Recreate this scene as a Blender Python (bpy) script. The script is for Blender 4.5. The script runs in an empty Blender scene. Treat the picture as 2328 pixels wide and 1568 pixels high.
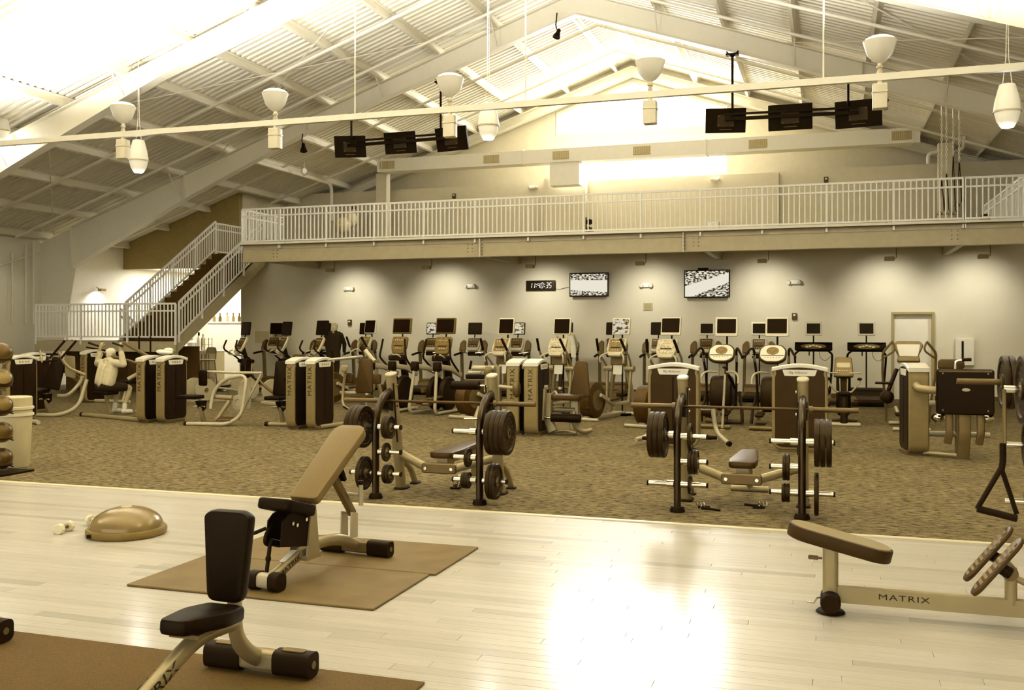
import bpy, math, random
from mathutils import Vector, Matrix

random.seed(7)
SC = bpy.context.scene
COL = SC.collection
V = Vector

# ------------------------------------------------------------------ camera, world, exposure
FPX, CX, HY, EYE = 2192.0, 1164.0, 745.0, 1.8      # focal length in pixels of a 2328x1568 frame, horizon row, eye height
YAW = math.radians(18.09)
CS, SN = math.cos(YAW), math.sin(YAW)
cam_d = bpy.data.cameras.new('camera')
cam_d.sensor_width = 36.0
cam_d.lens = 36.0 * FPX / 2328.0
cam_d.shift_y = -39.0 / 2328.0
cam_d.clip_end = 200
cam = bpy.data.objects.new('camera', cam_d)
COL.objects.link(cam)
cam.location = (0, 0, EYE)
cam.rotation_euler = (math.pi / 2, 0, YAW)
SC.camera = cam

world = bpy.data.worlds.new('overcast_sky')
SC.world = world
world.use_nodes = True
wb = world.node_tree.nodes['Background']
wb.inputs[0].default_value = (1.0, 0.985, 0.93, 1)
wb.inputs[1].default_value = 4.5
SC.view_settings.view_transform = 'Standard'
SC.view_settings.look = 'None'
SC.view_settings.exposure = -0.25
SC.view_settings.gamma = 1.0
if hasattr(SC, 'cycles'):
    SC.cycles.max_bounces = 7; SC.cycles.diffuse_bounces = 5; SC.cycles.glossy_bounces = 3
    SC.cycles.caustics_reflective = False; SC.cycles.caustics_refractive = False

LAMP = (1.0, 0.985, 0.93)
def light(name, kind, loc, power, aim=None, size=0.2, angle=120, blend=0.6, parent=None, size_y=None):
    d = bpy.data.lights.new(name, kind)
    d.energy = power
    d.color = LAMP
    if kind == 'SPOT':
        d.spot_size = math.radians(angle); d.spot_blend = blend; d.shadow_soft_size = size
    elif kind == 'AREA':
        d.size = size
        if size_y: d.shape = 'RECTANGLE'; d.size_y = size_y
    else:
        d.shadow_soft_size = size
    o = bpy.data.objects.new(name, d)
    COL.objects.link(o)
    o.location = loc
    if aim is not None:
        o.rotation_euler = V(aim).to_track_quat('-Z', 'Y').to_euler()
    if parent: o.parent = parent
    return o

# added fill light behind the photographer, and daylight by the tall gable window
light('fill_front', 'AREA', (-6, -7.4, 3.6), 120, aim=(0, 1, -0.12), size=24, size_y=4.6)
light('daylight_gable', 'AREA', (-5.9, 30.9, 8.3), 1600, aim=(0, -1, -0.1), size=5.5, size_y=2.2)

# ------------------------------------------------------------------ pixel to place
def ray(px):
    d = (px - CX) / FPX
    return -SN + d * CS, CS + d * SN
def G(px, py, z=0.0):
    zc = (EYE - z) * FPX / (py - HY)
    a, b = ray(px)
    return zc * a, zc * b
def PY(px, py, Y):
    a, b = ray(px)
    t = Y / b
    return V((a * t, Y, EYE - (py - HY) / FPX * t))

# ------------------------------------------------------------------ materials (the photograph is a sepia print)
_TONE = [(0.0, (14, 3, 0)), (0.15, (50, 30, 5)), (0.3, (88, 66, 24)), (0.4, (116, 95, 48)), (0.5, (148, 130, 82)),
         (0.7, (194, 180, 136)), (0.85, (217, 207, 176)), (1.0, (230, 226, 212))]
def T(v):
    for (a, ca), (b, cb) in zip(_TONE, _TONE[1:]):
        if v <= b:
            k = (v - a) / (b - a)
            c = [x + (y - x) * k for x, y in zip(ca, cb)]
            return tuple(((x / 255 + 0.055) / 1.055) ** 2.4 if x > 10 else x / 255 / 12.92 for x in c) + (1,)
    return (0.8, 0.77, 0.68, 1)
MATS = {}
def M(name, v, rough=0.5, metal=0.0, var=0.0, scale=6.0, bump=0.0, coat=0.0, stretch=None, emit=0.0, spec=0.5, grey=0.0):
    if name in MATS: return MATS[name]
    TT = lambda u: tuple(c + (sum(T(u)[:3]) / 3 - c) * grey for c in T(u)[:3]) + (1,)
    m = bpy.data.materials.new(name); m.use_nodes = True
    nt = m.node_tree; b = nt.nodes['Principled BSDF']
    b.inputs['Roughness'].default_value = rough
    b.inputs['Metallic'].default_value = metal
    b.inputs['Specular IOR Level'].default_value = spec
    if v < .6: b.inputs['Specular Tint'].default_value = (1.0, .80, .42, 1)
    if coat: b.inputs['Coat Weight'].default_value = coat; b.inputs['Coat Roughness'].default_value = 0.12; b.inputs['Coat Tint'].default_value = (1, .9, .65, 1)
    if emit:
        b.inputs['Emission Color'].default_value = T(v); b.inputs['Emission Strength'].default_value = emit
    tc = nt.nodes.new('ShaderNodeTexCoord')
    n = nt.nodes.new('ShaderNodeTexNoise'); n.inputs['Scale'].default_value = scale; n.inputs['Detail'].default_value = 4
    if stretch:
        mp = nt.nodes.new('ShaderNodeMapping'); mp.inputs['Scale'].default_value = stretch
        nt.links.new(tc.outputs['Object'], mp.inputs[0]); nt.links.new(mp.outputs[0], n.inputs['Vector'])
    else:
        nt.links.new(tc.outputs['Object'], n.inputs['Vector'])
    r = nt.nodes.new('ShaderNodeValToRGB')
    w = max(var, 0.012)
    r.color_ramp.elements[0].position = 0.35; r.color_ramp.elements[1].position = 0.65
    r.color_ramp.elements[0].color = TT(max(0, v - w)); r.color_ramp.elements[1].color = TT(min(1, v + w))
    nt.links.new(n.outputs['Fac'], r.inputs[0]); nt.links.new(r.outputs[0], b.inputs['Base Color'])
    if bump:
        bp = nt.nodes.new('ShaderNodeBump'); bp.inputs['Strength'].default_value = bump; bp.inputs['Distance'].default_value = 0.01
        nt.links.new(n.outputs['Fac'], bp.inputs['Height']); nt.links.new(bp.outputs[0], b.inputs['Normal'])
    MATS[name] = m
    return m

WHITE = M('white_paint', 0.98, 0.55, grey=.45)
WALLT = M('wall_paint', 0.80, 0.75, var=0.012, scale=1.5, grey=0.12)
WALLU = M('upper_wall_paint', 0.80, 0.75, grey=0.25)
WALLD = M('dark_accent_paint', 0.50, 0.7)
STEELP = M('painted_steel', 0.91, 0.5, grey=0.15)
BEAMP = M('beam_paint', 0.60, 0.5, grey=.2)
DECK = M('roof_deck_paint', 0.91, 0.6, var=0.015, grey=0.15)
RAILP = M('rail_paint', 0.98, 0.4, grey=0.3)
SILVER = M('silver_frame_paint', 0.53, 0.36, metal=0.3, coat=0.1, grey=.22)
SILVERL = M('light_frame_paint', 0.65, 0.38, metal=0.15, grey=.22)
SILVERD = M('grey_frame_paint', 0.37, 0.4, metal=0.25, grey=.2)
CHROME = M('chrome', 0.9, 0.14, metal=1.0)
BLACK = M('black_plastic', 0.02, 0.5, spec=.15)
BLACKG = M('black_gloss', 0.015, 0.3, spec=.16)
DARK = M('dark_shroud', 0.05, 0.45, var=0.02, spec=.2)
RUBBER = M('black_rubber', 0.045, 0.65, spec=.18)
IRON = M('weight_plate_enamel', 0.06, 0.45, spec=.25)
VINYL = M('dark_vinyl', 0.015, 0.5, spec=.14, bump=0.03, scale=120)
VINYLM = M('brown_vinyl', 0.19, 0.45, spec=.35, bump=0.03, scale=120)
VINYLL = M('tan_vinyl', 0.37, 0.5, grey=.12, bump=0.03, scale=120)
SCREEN = M('dark_screen', 0.01, 0.3, spec=0.12)
CONS = M('console_face', 0.34, 0.4, var=0.10, scale=38)
CONSL = M('console_light', 0.86, 0.4)
LABEL = M('label_card', 0.95, 0.5)
INK = M('dark_ink', 0.05, 0.6)
CARPETD = M('stair_carpet', 0.22, 0.95, var=0.05, scale=30)
GLOW = M('lamp_lens', 1.0, 0.4, emit=1.3)

# ------------------------------------------------------------------ mesh helpers
def fr(o, x, z):
    z = V(z).normalized(); x = V(x); x = (x - z * x.dot(z)).normalized(); y = z.cross(x)
    m = Matrix.Identity(4)
    for i in range(3):
        m[i][0], m[i][1], m[i][2], m[i][3] = x[i], y[i], z[i], o[i]
    return m
FXY = lambda o=(0, 0, 0): fr(o, (1, 0, 0), (0, 0, 1))          # slab lying flat
FXZ = lambda o=(0, 0, 0): fr(o, (1, 0, 0), (0, -1, 0))         # slab upright, face towards -y
FYZ = lambda o=(0, 0, 0): fr(o, (0, 1, 0), (1, 0, 0))          # slab upright, face towards +x
def rr(w, h, r, n=4, ox=0, oy=0):
    r = min(r, w / 2 - 1e-4, h / 2 - 1e-4); p = []
    for cx, cy, a0 in ((w / 2 - r, h / 2 - r, 0), (-w / 2 + r, h / 2 - r, 90), (-w / 2 + r, -h / 2 + r, 180), (w / 2 - r, -h / 2 + r, 270)):
        for i in range(n + 1):
            a = math.radians(a0 + 90 * i / n)
            p.append((ox + cx + r * math.cos(a), oy + cy + r * math.sin(a)))
    return p
def rpoly(pts, r, n=3):
    out = []; k = len(pts)
    for i in range(k):
        p = V(pts[i]); a = V(pts[i - 1]); b = V(pts[(i + 1) % k])
        u = (a - p); w = (b - p); d = min(r, u.length * 0.45, w.length * 0.45)
        s = p + u.normalized() * d; e = p + w.normalized() * d
        for j in range(n + 1):
            t = j / n
            out.append(tuple(s * (1 - t) ** 2 + p * 2 * t * (1 - t) + e * t * t))
    return out
def circ(r, n=20, ox=0, oy=0, ry=None):
    ry = ry or r
    return [(ox + r * math.cos(2 * math.pi * i / n), oy + ry * math.sin(2 * math.pi * i / n)) for i in range(n)]
def inset(p, d):
    k = len(p); out = []
    for i in range(k):
        a = V(p[i - 1]); b = V(p[i]); c = V(p[(i + 1) % k])
        e1 = b - a; e2 = c - b
        if e1.length < 1e-7 or e2.length < 1e-7: out.append(tuple(b)); continue
        e1.normalize(); e2.normalize()
        n1 = V((-e1.y, e1.x)); n2 = V((-e2.y, e2.x)); s = n1 + n2
        if s.length < 1e-6: out.append(tuple(b)); continue
        s.normalize(); q = max(0.35, s.dot(n1))
        out.append(tuple(b + s * (d / q)))
    return out
class MB:
    def __init__(self): self.v = []; self.f = []
    def add(self, vs, fs, m=None):
        o = len(self.v)
        self.v += [tuple(m @ V(x)) if m is not None else tuple(x) for x in vs]
        self.f += [tuple(i + o for i in f) for f in fs]
        return self
    def box(self, c, s, m=None):
        x, y, z = c; a, b, d = s[0] / 2, s[1] / 2, s[2] / 2
        vs = [(x + i * a, y + j * b, z + k * d) for k in (-1, 1) for j in (-1, 1) for i in (-1, 1)]
        return self.add(vs, [(0, 2, 3, 1), (4, 5, 7, 6), (0, 1, 5, 4), (2, 6, 7, 3), (0, 4, 6, 2), (1, 3, 7, 5)], m)
    def rings(self, rings, m=None, caps=True, closed=False):
        n = len(rings[0]); vs = [p for r in rings for p in r]; fs = []
        k = len(rings)
        for a in range(k if closed else k - 1):
            b = (a + 1) % k
            for i in range(n):
                j = (i + 1) % n
                fs.append((a * n + i, a * n + j, b * n + j, b * n + i))
        if caps and not closed:
            fs.append(tuple(reversed(range(n)))); fs.append(tuple(range((k - 1) * n, k * n)))
        return self.add(vs, fs, m)
    def slab(self, pts, z0, z1, m=None, bev=0.0, soft=False):
        b = min(bev, (z1 - z0) / 2 - 1e-5)
        if b <= 1e-5: lv = [(0, z0), (0, z1)]
        elif soft: lv = [(b, z0), (b * .3, z0 + b * .3), (0, z0 + b), (0, z1 - b), (b * .3, z1 - b * .3), (b, z1)]
        else: lv = [(b, z0), (0, z0 + b), (0, z1 - b), (b, z1)]
        return self.rings([[(x, y, z) for x, y in (inset(pts, d) if d else pts)] for d, z in lv], m)
    def tube(self, pts, r, n=8, fil=0.0, closed=False, prof=None, up=None, m=None, caps=True):
        P = [V(p) for p in pts]
        R = r if isinstance(r, (list, tuple)) else None
        if fil and len(P) > 2:
            Q = [P[0]]
            for i in range(1, len(P) - 1):
                a, p, b = P[i - 1], P[i], P[i + 1]
                d = min(fil, (a - p).length * .48, (b - p).length * .48)
                s = p + (a - p).normalized() * d; e = p + (b - p).normalized() * d
                for j in range(5):
                    t = j / 4; Q.append(s * (1 - t) ** 2 + p * 2 * t * (1 - t) + e * t * t)
            Q.append(P[-1]); P = Q; R = None if R is None else R
        k = len(P); tang = []
        for i in range(k):
            if closed: t = P[(i + 1) % k] - P[i - 1]
            else: t = P[min(i + 1, k - 1)] - P[max(i - 1, 0)]
            tang.append(t.normalized())
        u = V(up) if up else (V((0, 0, 1)) if abs(tang[0].z) < .9 else V((0, 1, 0)))
        rings = []
        for i in range(k):
            t = tang[i]; u = u - t * u.dot(t)
            if u.length < 1e-6: u = t.orthogonal()
            u.normalize(); w = t.cross(u)
            if prof: rings.append([tuple(P[i] + w * a + u * b) for a, b in prof])
            else:
                q = R[min(i, len(R) - 1)] if R else r
                rings.append([tuple(P[i] + w * (q * math.cos(2 * math.pi * j / n)) + u * (q * math.sin(2 * math.pi * j / n))) for j in range(n)])
        return self.rings(rings, m, caps=caps, closed=closed)
    def lathe(self, prof, m=None, n=20, caps=True):
        rings = [[(r * math.cos(2 * math.pi * i / n), r * math.sin(2 * math.pi * i / n), z) for i in range(n)] for r, z in prof]
        return self.rings(rings, m, caps=caps)
    def ell(self, c, r, n=14, k=8, m=None):
        rings = []
        for a in range(k + 1):
            t = -math.pi / 2 + math.pi * a / k; q = max(math.cos(t), 0.02)
            rings.append([(c[0] + r[0] * q * math.cos(2 * math.pi * i / n), c[1] + r[1] * q * math.sin(2 * math.pi * i / n), c[2] + r[2] * math.sin(t)) for i in range(n)])
        return self.rings(rings, m)
    def mesh(self, name, mat, sharp=38):
        me = bpy.data.meshes.new(name)
        me.from_pydata(self.v, [], self.f); me.update()
        if mat: me.materials.append(mat)
        if sharp:
            me.shade_smooth(); me.set_sharp_from_angle(angle=math.radians(sharp))
        return me
    def build(self, name, mat, parent=None, label=None, sharp=38):
        o = bpy.data.objects.new(name, self.mesh(name, mat, sharp)); COL.objects.link(o)
        if parent: o.parent = parent
        if label: o['label'] = label
        return o
def obj(name, me, parent=None, loc=None, rot=None):
    o = bpy.data.objects.new(name, me); COL.objects.link(o)
    if parent: o.parent = parent
    if loc is not None: o.location = loc
    if rot is not None: o.rotation_euler = rot
    return o
def tag(o, label, cat, group=None):
    o['label'] = label; o['category'] = cat
    if group: o['group'] = group
    return o
def thing(name, label, cat, loc=(0, 0, 0), rz=0.0, group=None):
    o = bpy.data.objects.new(name, None); COL.objects.link(o)
    o.location = (loc[0], loc[1], loc[2] if len(loc) > 2 else 0); o.rotation_euler = (0, 0, math.radians(rz))
    o.empty_display_size = 0.1
    return tag(o, label, cat, group)
def struct(o): o['kind'] = 'structure'; return o
def dup(o, parent=None):
    c = o.copy(); COL.objects.link(c)
    if parent: c.parent = parent
    for ch in o.children: dup(ch, c)
    return c
def text(s, size, mat, parent, m, name='lettering', extrude=0.002, align='CENTER', sx=1.0, shear=0.0, space=1.0):
    cu = bpy.data.curves.new('t', 'FONT'); cu.body = s; cu.size = size; cu.extrude = extrude
    cu.align_x = align; cu.align_y = 'CENTER'; cu.shear = shear; cu.space_character = space
    t = bpy.data.objects.new('t', cu); COL.objects.link(t)
    dg = bpy.context.evaluated_depsgraph_get()
    me = bpy.data.meshes.new_from_object(t.evaluated_get(dg))
    bpy.data.objects.remove(t); bpy.data.curves.remove(cu)
    me.transform(m @ Matrix.Diagonal((sx, 1, 1, 1)))
    me.materials.clear(); me.materials.append(mat); me.name = name
    return obj(name, me, parent)
# ------------------------------------------------------------------ the building
YW, YE, YM = 26.0, 31.2, 22.95            # lower back wall, gable end wall, front of the mezzanine
XL, XR, XRIDGE = -22.95, 11.0, -6.02
ZM, ZB = 4.08, 3.60                       # mezzanine floor, underside of its front beam
YEDGE = 8.9                               # carpet meets wood
def zroof(x): return 10.27 - 0.345 * abs(x - XRIDGE)

def wood_mat():
    m = bpy.data.materials.new('maple_boards'); m.use_nodes = True
    nt = m.node_tree; b = nt.nodes['Principled BSDF']; N = nt.nodes.new; L = nt.links.new
    oi = N('ShaderNodeObjectInfo'); ge = N('ShaderNodeNewGeometry'); tc = N('ShaderNodeTexCoord')
    ad = N('ShaderNodeMath'); ad.operation = 'ADD'; L(oi.outputs['Random'], ad.inputs[0]); L(ge.outputs['Random Per Island'], ad.inputs[1])
    frc = N('ShaderNodeMath'); frc.operation = 'FRACT'; L(ad.outputs[0], frc.inputs[0])
    r = N('ShaderNodeValToRGB'); e = r.color_ramp.elements
    e[0].position = 0; e[0].color = (.35, .315, .245, 1); e[1].position = 1; e[1].color = (.51, .47, .385, 1)
    x = e.new(.15); x.color = (.45, .41, .33, 1)
    L(frc.outputs[0], r.inputs[0])
    mp = N('ShaderNodeMapping'); mp.inputs['Scale'].default_value = (0.7, 26, 1)
    n = N('ShaderNodeTexNoise'); n.inputs['Scale'].default_value = 3; n.inputs['Detail'].default_value = 6
    L(ge.outputs['Position'], mp.inputs[0]); L(mp.outputs[0], n.inputs['Vector'])
    g = N('ShaderNodeValToRGB'); g.color_ramp.elements[0].position = .3; g.color_ramp.elements[0].color = (.86, .84, .78, 1)
    g.color_ramp.elements[1].position = .6; g.color_ramp.elements[1].color = (1, 1, 1, 1)
    L(n.outputs['Fac'], g.inputs[0])
    mx = N('ShaderNodeMix'); mx.data_type = 'RGBA'; mx.blend_type = 'MULTIPLY'; mx.inputs[0].default_value = 1
    L(r.outputs[0], mx.inputs[6]); L(g.outputs[0], mx.inputs[7]); L(mx.outputs[2], b.inputs['Base Color'])
    b.inputs['Roughness'].default_value = 0.42; b.inputs['Specular IOR Level'].default_value = 0.28; b.inputs['Coat Weight'].default_value = 0.5; b.inputs['Coat Roughness'].default_value = 0.16
    return m
WOOD = wood_mat()
def carpet_mat():
    m = bpy.data.materials.new('mottled_carpet'); m.use_nodes = True
    nt = m.node_tree; b = nt.nodes['Principled BSDF']; N = nt.nodes.new; L = nt.links.new
    ge = N('ShaderNodeNewGeometry'); mp = N('ShaderNodeMapping'); mp.inputs['Scale'].default_value = (5, 11, 1)
    L(ge.outputs['Position'], mp.inputs[0])
    n = N('ShaderNodeTexNoise'); n.inputs['Scale'].default_value = 1.9; n.inputs['Detail'].default_value = 9; n.inputs['Roughness'].default_value = .74
    L(mp.outputs[0], n.inputs['Vector'])
    r = N('ShaderNodeValToRGB'); e = r.color_ramp.elements
    e[0].position = .39; e[0].color = (.018, .011, .003, 1); e[1].position = .57; e[1].color = (.20, .153, .072, 1)
    x = e.new(.465); x.color = (.115, .086, .036, 1)
    L(n.outputs['Fac'], r.inputs[0])
    ck = N('ShaderNodeTexChecker'); ck.inputs['Scale'].default_value = 1.64
    ck.inputs['Color1'].default_value = (1, 1, 1, 1); ck.inputs['Color2'].default_value = (.9, .9, .9, 1)
    L(ge.outputs['Position'], ck.inputs['Vector'])
    mx = N('ShaderNodeMix'); mx.data_type = 'RGBA'; mx.blend_type = 'MULTIPLY'; mx.inputs[0].default_value = 1
    L(r.outputs[0], mx.inputs[6]); L(ck.outputs['Color'], mx.inputs[7]); L(mx.outputs[2], b.inputs['Base Color'])
    b.inputs['Roughness'].default_value = 1; b.inputs['Specular IOR Level'].default_value = .1
    bp = N('ShaderNodeBump'); bp.inputs['Strength'].default_value = .4; bp.inputs['Distance'].default_value = .01
    L(n.outputs['Fac'], bp.inputs['Height']); L(bp.outputs[0], b.inputs['Normal'])
    return m
CARPET = carpet_mat()

# wood floor: a sub-floor and boards laid parallel to the carpet edge
floor = struct(MB().box((-6, (YEDGE - 8) / 2, -.07), (34, YEDGE + 8, .12)).build('floor', WOOD))
floor['label'] = 'pale maple board floor, glossy, in front of the carpet'
BW = 0.0915
rows = int((YEDGE - .06 - 3.2) / BW)
rest = MB(); cnt = 0; boards = []
shared = {}
for i in range(rows):
    y = YEDGE - .06 - BW * (rows - i) + BW / 2
    x = -11.5 - random.random() * 1.6
    while x < 6.5:
        ln = random.choice((1.2, 1.5, 1.8, 2.1, 2.4))
        cx = x + ln / 2
        zc = -cx * SN + y * CS; px = CX + FPX * (cx * CS + y * SN) / max(zc, .1)
        vis = -250 < px < 2600 and y > 0
        if vis and cnt < 300:
            if ln not in shared:
                shared[ln] = MB().slab(rr(ln - .002, BW - .0015, .001, 1), -.011, 0, bev=.0012).mesh('plank', WOOD, sharp=0)
            obj('plank', shared[ln], floor, (cx, y, 0)); cnt += 1
        else:
            rest.slab(rr(ln - .002, BW - .0015, .001, 1, cx, y), -.011, 0, bev=.0012)
        x += ln
o = rest.build('far_planks', WOOD, floor, sharp=0); o['kind'] = 'stuff'
carp = struct(MB().box((-6, (YEDGE + 40) / 2, -.055), (44, 40 - YEDGE, .12)).build('floor_carpet', CARPET))
carp['label'] = 'mottled dark brown carpet under the exercise machines'
struct(MB().slab(rr(34, .06, .004, 1, -6, YEDGE - .03), -.01, .012, bev=.005).build('trim_1', M('edge_strip', .80, .4)))['label'] = 'pale strip where the carpet meets the wood floor'

# lower back wall with a recessed door
DX0, DX1 = PY(2031, 800, YW).x, PY(2119, 800, YW).x
DZ = 2.14
w = MB()
XWL = -17.4
w.box(((XWL + DX0) / 2, YW + .1, 1.95), (DX0 - XWL, .2, 3.9)); w.box(((DX1 + XR) / 2, YW + .1, 1.95), (XR - DX1, .2, 3.9))
w.box(((DX0 + DX1) / 2, YW + .1, (DZ + 3.9) / 2), (DX1 - DX0, .2, 3.9 - DZ))
struct(w.build('wall_back', WALLT))
w = MB().box((XWL + .1, (YW + .2 + YE) / 2, 1.95), (.2, YE - YW - .2, 3.9)); struct(w.build('wall_hall', WALLU))
b = MB(); b.box(((XWL + DX0) / 2 - .03, YW - .008, .06), (DX0 - XWL - .07, .016, .12)); b.box(((DX1 + XR) / 2 + .03, YW - .008, .06), (XR - DX1 - .07, .016, .12))
struct(b.build('baseboard_back', M('baseboard_rubber', .25, .6)))
d = struct(MB().box(((DX0 + DX1) / 2, YW + .09, DZ / 2), (DX1 - DX0 - .02, .045, DZ - .01)).build('door_1', M('door_paint', .88, .5)))
d['label'] = 'pale flush door in a grey metal frame'
f = MB()
f.box((DX0 - .02, YW + .02, DZ / 2), (.06, .16, DZ)); f.box((DX1 + .02, YW + .02, DZ / 2), (.06, .16, DZ)); f.box(((DX0 + DX1) / 2, YW + .02, DZ + .025), (DX1 - DX0 + .1, .16, .06))
f.build('door_frame', M('door_frame_paint', .52, .5), d)
MB().tube([(DX0 + .1, YW + .06, 1.02), (DX0 + .1, YW + .0, 1.02), (DX0 + .22, YW + .0, 1.02)], .011, 8, fil=.02).build('door_handle', CHROME, d)

# side walls, gable end, partition on the mezzanine
g = MB().slab([(-9, 0), (YE + .3, 0), (YE + .3, zroof(XL) + .3), (-9, zroof(XL) + .3)], -.2, 0, fr((XL, 0, 0), (0, 1, 0), (1, 0, 0)))
struct(g.build('wall_left', M('side_wall_paint', .95, .7, grey=.1)))
g = MB().slab([(-9, 0), (YE + .3, 0), (YE + .3, zroof(XR) + .3), (-9, zroof(XR) + .3)], 0, .2, fr((XR, 0, 0), (0, 1, 0), (1, 0, 0)))
struct(g.build('wall_right', WALLU))
# gable wall pieces leave the tall window and the low window open
wx0, wx1 = PY(1262, 250, YE).x, PY(1652, 250, YE).x
wz0 = PY(1262, 309, YE).z; wz1 = PY(1400, 139, YE).z
lw0, lw1 = PY(1322, 380, YE).x, PY(1662, 380, YE).x
lz0, lz1 = 6.25, PY(1330, 344, YE).z
def wq(mb, x0, x1, z0a, z0b, z1a, z1b): mb.slab([(x0, z0a), (x1, z0b), (x1, z1b), (x0, z1a)], -.25, 0, FXZ((0, YE, 0)))
w = MB()
wq(w, XL, wx0, 0, 0, zroof(XL) + .3, zroof(wx0) + .3); wq(w, wx1, XR, 0, 0, zroof(wx1) + .3, zroof(XR) + .3)
hw = .33
wq(w, wx0, XRIDGE, wz0, wz0, wz0, wz0) if False else None
wq(w, wx0, lw0, 0, 0, wz0, wz0); wq(w, lw0, wx1, 0, 0, lz0, lz0); wq(w, lw0, wx1, lz1, lz1, wz0, wz0)
wq(w, wx0, XRIDGE, zroof(wx0) - hw, zroof(XRIDGE) - hw, zroof(wx0) + .3, zroof(XRIDGE) + .3); wq(w, XRIDGE, wx1, zroof(XRIDGE) - hw, zroof(wx1) - hw, zroof(XRIDGE) + .3, zroof(wx1) + .3)
struct(w.build('wall_gable', WALLU))
def glass():
    m = bpy.data.materials.new('window_glass'); m.use_nodes = True; nt = m.node_tree
    for n in list(nt.nodes): nt.nodes.remove(n)
    o = nt.nodes.new('ShaderNodeOutputMaterial'); mx = nt.nodes.new('ShaderNodeMixShader'); mx.inputs[0].default_value = .06
    t = nt.nodes.new('ShaderNodeBsdfTransparent'); t.inputs[0].default_value = (.97, .97, .95, 1)
    g = nt.nodes.new('ShaderNodeBsdfGlossy'); g.inputs['Roughness'].default_value = .03
    nt.links.new(t.outputs[0], mx.inputs[1]); nt.links.new(g.outputs[0], mx.inputs[2]); nt.links.new(mx.outputs[0], o.inputs[0])
    return m
GLASS = glass()
win = struct(MB().tube([(wx0 + .05, YE + .08, wz0 + .05), (wx1 - .05, YE + .08, wz0 + .05), (wx1 - .05, YE + .08, zroof(wx1) - hw - .05), (XRIDGE, YE + .08, zroof(XRIDGE) - hw - .05), (wx0 + .05, YE + .08, zroof(wx0) - hw - .05)], .05, closed=True, prof=[(-.05, -.05), (.05, -.05), (.05, .05), (-.05, .05)], up=(0, 1, 0)).build('window_1', STEELP, sharp=20))
win['label'] = 'tall bright gable window under the ridge'
nb = 4
for i in range(nb):
    a = wx0 + .08 + (wx1 - wx0 - .16) * i / nb; c = wx0 + .08 + (wx1 - wx0 - .16) * (i + 1) / nb
    top = [(c, zroof(c) - hw), (a, zroof(a) - hw)]
    if a < XRIDGE < c: top.insert(1, (XRIDGE, zroof(XRIDGE) - hw))
    MB().slab([(a, wz0), (c, wz0)] + top, -.095, -.085, FXZ((0, YE, 0))).build('pane', GLASS, win, sharp=0)
    if i: MB().box((a, YE + .08, (wz0 + zroof(a) - hw) / 2), (.05, .08, zroof(a) - hw - wz0)).build('mullion', STEELP, win)
win2 = struct(MB().tube([(lw0 + .05, YE + .08, lz0 + .05), (wx1 - .05, YE + .08, lz0 + .05), (wx1 - .05, YE + .08, lz1 - .05), (lw0 + .05, YE + .08, lz1 - .05)], .05, closed=True, prof=[(-.05, -.05), (.05, -.05), (.05, .05), (-.05, .05)], up=(0, 1, 0)).build('window_2', STEELP, sharp=20))
win2['label'] = 'low bright window below the air duct'
MB().box(((lw0 + wx1) / 2, YE + .09, (lz0 + lz1) / 2), (wx1 - lw0 - .1, .01, lz1 - lz0)).build('pane', GLASS, win2, sharp=0)

XS = -18.35                                # side wall of the upper lobby
struct(MB().slab([(27.51, ZM - .2), (YE, ZM - .2), (YE, zroof(XS) + .2), (27.51, zroof(XS) + .2)], -.15, 0, fr((XS, 0, 0), (0, 1, 0), (1, 0, 0))).build('wall_lobby', WALLU))
g = MB().slab([(XL, ZM - .28), (XS, ZM - .28), (XS, zroof(XS) + .2), (XL, zroof(XL) + .2)], -.2, 0, FXZ((0, 27.3, 0)))
struct(g.build('wall_accent', WALLD))['label'] = 'dark accent wall above the hall opening behind the stairs'
YP = 30.3
g = MB().box(((XS + XR) / 2, YP + .1, (ZM + 6.55) / 2), (XR - XS, .2, 6.55 - ZM)); struct(g.build('wall_partition', WALLU))
c0, c1 = PY(1236, 450, YP - .5).x, PY(1331, 450, YP - .5).x
struct(MB().box(((c0 + c1) / 2, YP - .25, (ZM + 6.6) / 2), (c1 - c0, .5, 6.6 - ZM)).build('wall_chase', WALLU))
c2 = PY(1771, 440, YP).x
struct(MB().box(((c1 + c2) / 2, YP - .08, (ZM + 6.5) / 2), (c2 - c1, .16, 6.5 - ZM)).build('wall_panel', WALLU))
# hall behind the stairs
struct(MB().box(((XL + XWL) / 2, (27.51 + YE) / 2, ZM - .17), (XWL - XL, YE - 27.51, .1)).build('ceiling_hall', WHITE))
for x in (-21.6, -19.4):
    for yy in (28.2, 30.0):
        p = tag(MB().slab(rr(1.2, .6, .01, 1, x, yy), ZM - .25, ZM - .22, bev=.005).build('ceiling_panel_light', GLOW), 'flat white ceiling panel light in the hall, %s row, %s' % ('front' if yy < 29 else 'back', 'left' if x < -20 else 'right'), 'ceiling light', 'hall ceiling lights')
        light('hall_light', 'AREA', (x, yy, ZM - .27), 120, aim=(0, 0, -1), size=1.0)

# unseen front wall behind the photographer; glazing band added for fill light
w = MB(); w.box((-6, -8, .7), (34, .2, 1.4)); w.box((-6, -8, 8.4), (34, .2, 5)); w.box((-21, -8, 3.65), (4, .2, 4.5)); w.box((9, -8, 3.65), (4, .2, 4.5))
struct(w.build('wall_front', WALLU))
w = MB()
for x in range(-19, 8, 3): w.box((x, -8, 3.65), (.1, .1, 4.5))
struct(w.build('fill_window', STEELP))

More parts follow.
